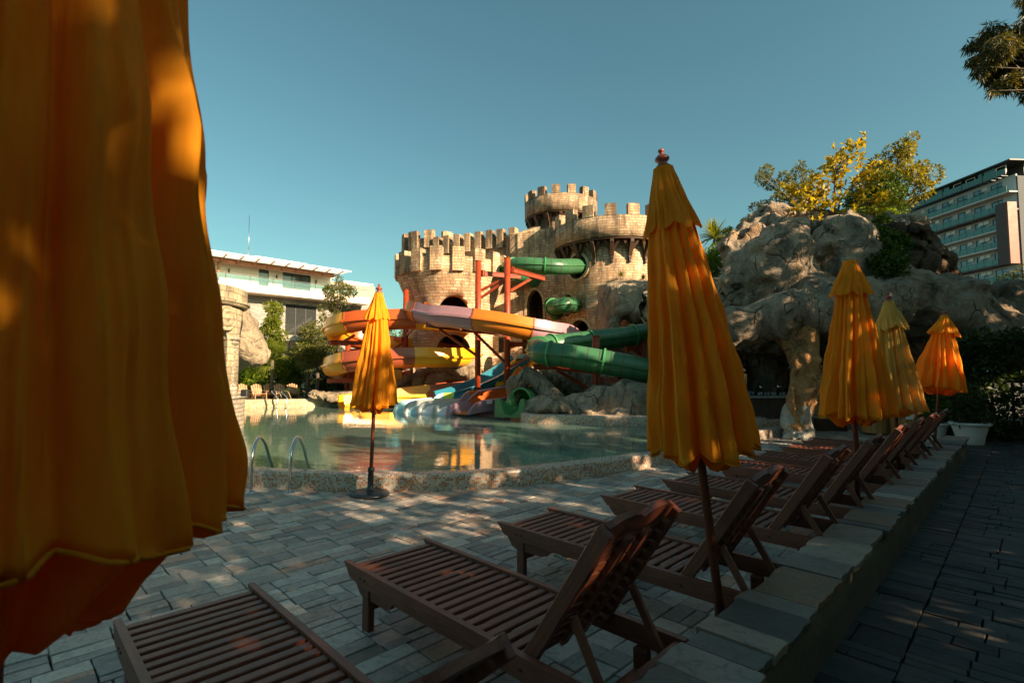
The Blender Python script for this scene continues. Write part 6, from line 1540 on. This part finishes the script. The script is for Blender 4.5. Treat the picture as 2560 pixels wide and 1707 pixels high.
# ---- plants on the rock cave
b = at(2088, 700, 16.0)
def open_tree():
    base = at(2090, 590, 16.6); rg = np.random.default_rng(8); root = empty('magnolia_tree', base, 0, 'open-branched small tree with large golden leaves on top of the rock cave', 'tree')
    tips = [(2150, 345), (2125, 350), (2090, 395), (2075, 385), (2110, 430), (2065, 415), (2160, 400), (2185, 415), (2050, 430), (2030, 445), (2140, 450), (2000, 470), (1985, 480), (2210, 440), (2165, 470), (2100, 490), (2060, 500), (2190, 500), (2025, 510), (2225, 480), (2130, 530), (2000, 520), (2235, 510), (2075, 545), (2190, 545), (2040, 555), (2150, 500), (2090, 455), (2015, 490), (1965, 465), (2210, 530), (2055, 470), (2170, 440), (2120, 395), (2030, 475), (2155, 560), (2065, 575), (2215, 555)]
    mb = MB(); P = []; N = []; o0 = Vector(base)
    forks = [Vector((0, 0, .9)), Vector((.35, -.1, 1.5)), Vector((-.25, .1, 1.3)), Vector((.05, 0, 2.1)), Vector((-.5, -.1, .8)), Vector((.55, .1, .9))]
    mb.tube([(0, 0, -.4), (0.03, 0, .4), forks[0]], [.085, .07, .055], 8)
    for f_ in forks[1:]: mb.tube([forks[0]*.6, (forks[0]+f_)*.5, f_], [.045, .035, .025], 6, caps=False)
    for (u, v) in tips:
        t_ = at(u, v, 16.6+rg.uniform(-1.1, 1.1))-o0; f_ = min(forks, key=lambda q: (q-t_).length+(.0 if q.z < t_.z else 1)); m_ = f_.lerp(t_, .55)+Vector((0, 0, -.05))
        mb.tube([f_, m_, t_], [.024, .016, .007], 5, caps=False)
        for s_ in range(9):
            q = m_.lerp(t_, rg.uniform(.1, 1.05))+Vector(rg.normal(0, .10, 3)); k = rg.integers(5, 9)
            for _ in range(k): P.append(np.array(q)+rg.normal(0, .02, 3)); N.append(rg.normal(0, 1, 3)*.6+[0, 0, .2])
    mb.build('trunk', M['bark'], root); V, F = leaves_arr(np.array(P), np.array(N), .185, rg, .5); link('crown', arr_mesh('crown', V, F), LF['gold'], root)
open_tree()
b = at(2238, 560, 19.5); tree('holm_oak_tree', 'dense bushy tree with sunlit yellow top behind the golden-leaved one', 'tree', (b.x, 19.5, b.z-.8), 3.9, (1.12, 1.1, 1.6), 'olive', 7600, .12, seed=61, clumps=38, csize=.30, crownz=2.6, bend=(.25, 0), r0=.12)
b = at(2195, 560, 19.0); tree('holm_oak_tree', 'dark leafy bush filling the gap below the yellow-topped tree', 'tree', (b.x, 19.0, b.z-.6), 2.3, (1.0, .9, .85), 'ivy', 8000, .12, seed=62, clumps=35, csize=.34, crownz=1.45)
def wind_juniper():
    base = at(2010, 560, 19.5); root = empty('juniper_tree', base, 0, 'wind-swept juniper leaning left with rusty tips behind the rock summit', 'tree'); o0 = Vector(base); mb = MB(); cs = []; rs = []
    for (u, v, r_) in ((1915, 430, .26), (1905, 450, .24), (1925, 462, .22), (1960, 445, .25), (1975, 460, .28), (1995, 430, .22), (2000, 415, .18), (1955, 480, .25), (1985, 490, .3), (1940, 500, .24), (1910, 515, .22), (1965, 510, .24), (1930, 525, .2), (1888, 520, .2), (2010, 470, .3), (2005, 500, .3), (1900, 437, .14), (2020, 440, .24)):
        t_ = at(u, v, 19.5+random.uniform(-.5, .5))-o0; cs.append(tuple(t_)); rs.append(r_); mb.tube([(0, 0, -.4), t_*.45+Vector((.2, 0, .15)), t_], [.07, .035, .01], 5, caps=False)
    mb.build('trunk', M['bark'], root); foliage('crown', 'juniper', cs, rs, 5200, .10, root, 63, .4)
wind_juniper()
spiky(at(1785, 595, 20.5), .95, 170, 'spiky yucca rosette right of the tall orange parasol top', 'yucca', 'yucca', 5, .028)
i = 0
for (u, v, Y, rx, rz_, mat, lab) in ((1790, 650, 20.0, .9, .75, 'shrub', 'bright green shrub below the yucca beside the rocks'), (1840, 600, 20.5, .8, .5, 'shrub', 'sunlit shrub between the yucca and the rock ledge'), (1905, 558, 21, .9, .45, 'olive', 'shrub with yellow tips under the leaning juniper'), (1770, 690, 19.6, .6, .8, 'ivy', 'shaded green shrub low at the parasol edge'), (1925, 585, 15.9, .42, .16, 'olive', 'small rounded ground shrub on the rock ledge below the summit'), (2180, 545, 17.6, .9, .3, 'shrub', 'low green ground plants at the foot of the golden tree')):
    shrub('shrub', lab, 'shrub', at(u, v, Y)-Vector((0, 0, rz_)), (rx, .6, rz_), mat, 4200 if rx > .5 else 2600, .10, seed=70+i, clumps=20, csize=.26 if rx > .5 else .15, group='shrubs around the rock cave'); i += 1
# ivy spilling over the rock
rg = np.random.default_rng(9); cs = []; rs = []
for (u, v, Y, r_) in ((2075, 585, 15.6, .22), (2110, 575, 15.4, .26), (2150, 578, 15.2, .3), (2185, 590, 14.9, .34), (2215, 605, 14.5, .36), (2200, 630, 14.1, .36), (2225, 640, 14.0, .34), (2215, 665, 13.75, .36), (2235, 680, 13.7, .3), (2250, 610, 14.4, .28), (2205, 560, 15.6, .25), (2050, 597, 15.6, .16), (2245, 655, 13.8, .22), (2040, 590, 15.8, .14), (2190, 655, 13.9, .22)): cs.append(tuple(at(u, v, Y-.45))); rs.append((r_*1.1, r_*.9, r_*1.1))
o = foliage('ivy', 'ivy', cs, rs, 13000, .085, None, 90, .7, .5, .2); tag(o, 'green ivy hanging over the rock between golden tree and dark boulder', 'ivy')
# planter shrubs
for k, (p_, h, lab) in enumerate(((pt1, 1.25, 'fine-leaved shrub growing in the left white planter'), (pt2, .95, 'dark leafy shrub growing in the planter behind the wall end'))):
    shrub('potted_shrub', lab, 'shrub', (p_.x, p_.y, .40), (.3 if k == 0 else .42, .3, h*.5), 'ivy' if k == 0 else 'dark', 2600, .07, seed=80+k, clumps=14, csize=.16 if k == 0 else .22, group='shrubs in the white planters')
b = at(2545, 740, 15.5); tree('young_tree', 'sunlit small tree at the right edge below the hotel', 'tree', (b.x+.2, 15.5, 1.5), 3.5, (.75, .7, 1.2), 'olive', 2600, .10, r0=.035, seed=95, clumps=34, csize=.2, crownz=2.1)

# ---- the overhanging eucalyptus at the upper right, and the tree belt that shades the terrace
def gum_tree():
    base = ap(13.5, -3.2); root = empty('eucalyptus_tree', base, 0, 'eucalyptus branch with drooping dark leaves reaching in at the top right corner', 'tree'); o0 = Vector(base); mb = MB(); rg = np.random.default_rng(17)
    mb.tube(spline([(0, 0, -.3), (.1, 0, 2.2), (-.1, .1, 4.6), (.1, 0, 7.2)], 5), [.22*(1-.7*i/15) for i in range(16)], 12)
    P = []; N = []; D_ = []
    for (u, v, r_) in ((2455, 100, .30), (2480, 80, .36), (2500, 120, .45), (2530, 90, .4), (2460, 140, .32), (2435, 150, .2), (2425, 115, .18), (2500, 165, .42), (2540, 150, .5), (2475, 190, .28), (2450, 175, .2), (2520, 205, .32), (2560, 200, .4), (2570, 110, .5), (2600, 150, .6), (2490, 215, .18), (2480, 232, .1), (2570, 60, .3), (2610, 80, .5), (2640, 130, .7), (2590, 20, .4), (2560, -5, .22), (2620, -30, .6), (2680, 60, .8), (2570, 235, .2), (2700, 160, .8)):
        t_ = at(u, v, 8.8+rg.uniform(-.6, .6))-o0; mb.tube([(0, 0, 5.0), (Vector((0, 0, 5.2))+t_)*.5+Vector((0, 0, .3)), t_+Vector((.0, 0, r_*.3))], [.07, .035, .008], 6, caps=False)
        n = int(330*r_*r_/.1); d = rg.normal(0, 1, (n, 3)); d /= np.linalg.norm(d, axis=1)[:, None]; P.append(np.array(t_)*1.0+d*r_*.5*rg.uniform(.1, 1, (n, 1))**.5); N.append(d*.5+[0, 0, -.6])
    mb.build('trunk', M['bark'], root); V, F = leaves_arr(np.concatenate(P), np.concatenate(N), .15, rg, .16, .8); link('crown', arr_mesh('crown', V, F), LF['gum'], root)
gum_tree()
belt = 'tall trees behind the terrace that shade it'
BELT = [(-8, -6.5, 9.0), (-4.6, -6.0, 8.6), (-1.4, -6.8, 9.0), (1.6, -6.0, 8.6), (4.8, -6.9, 7.8), (8.0, -6.3, 8.0), (11.3, -6.8, 8.6), (14.6, -6.4, 9.5), (18, -7.0, 12.8), (21.5, -6.6, 12.6), (25, -7, 12.0)]
for k, (a, p, h) in enumerate(BELT):
    tree('shade_tree', 'tall leafy shade tree outside the frame behind the terrace, number %s along the wall' % 'one two three four five six seven eight nine ten eleven'.split()[k], 'tree', ap(a, p), h, (2.3, 2.1, h*.45), 'canopy', (26000 if a < 1 else 13000 if a < 3 else 8200 if a < 9 else 10000) if h < 12 else 26000, .20, r0=.16, seed=100+k, clumps=78, csize=.50, group=belt, aspect=.7, crownz=h*.54, branches=False)
for k, (a, p) in enumerate(((-2.6, -2.6),)):
    tree('shade_tree', ['low broad tree behind the camera shading the dark path', 'low broad tree beside the camera over the dark path', 'low broad tree over the middle of the dark path', 'low broad tree over the far end of the dark path'][k], 'tree', ap(a, p), 4.8, (2.7, 2.3, 1.2), 'canopy', 4500, .20, r0=.14, seed=130+k, clumps=60, csize=.6, group='broad trees over the dark path', aspect=.7, crownz=3.6, branches=False)

hedge('hedge', 'long unseen hedge added to keep low sun off the dark path', ap(9, -4.6), (27, 1.6, 3.0), 'dark', 130000, .17, ROT_A, 14)  # unseen hedge, added to block low sun and darken the path
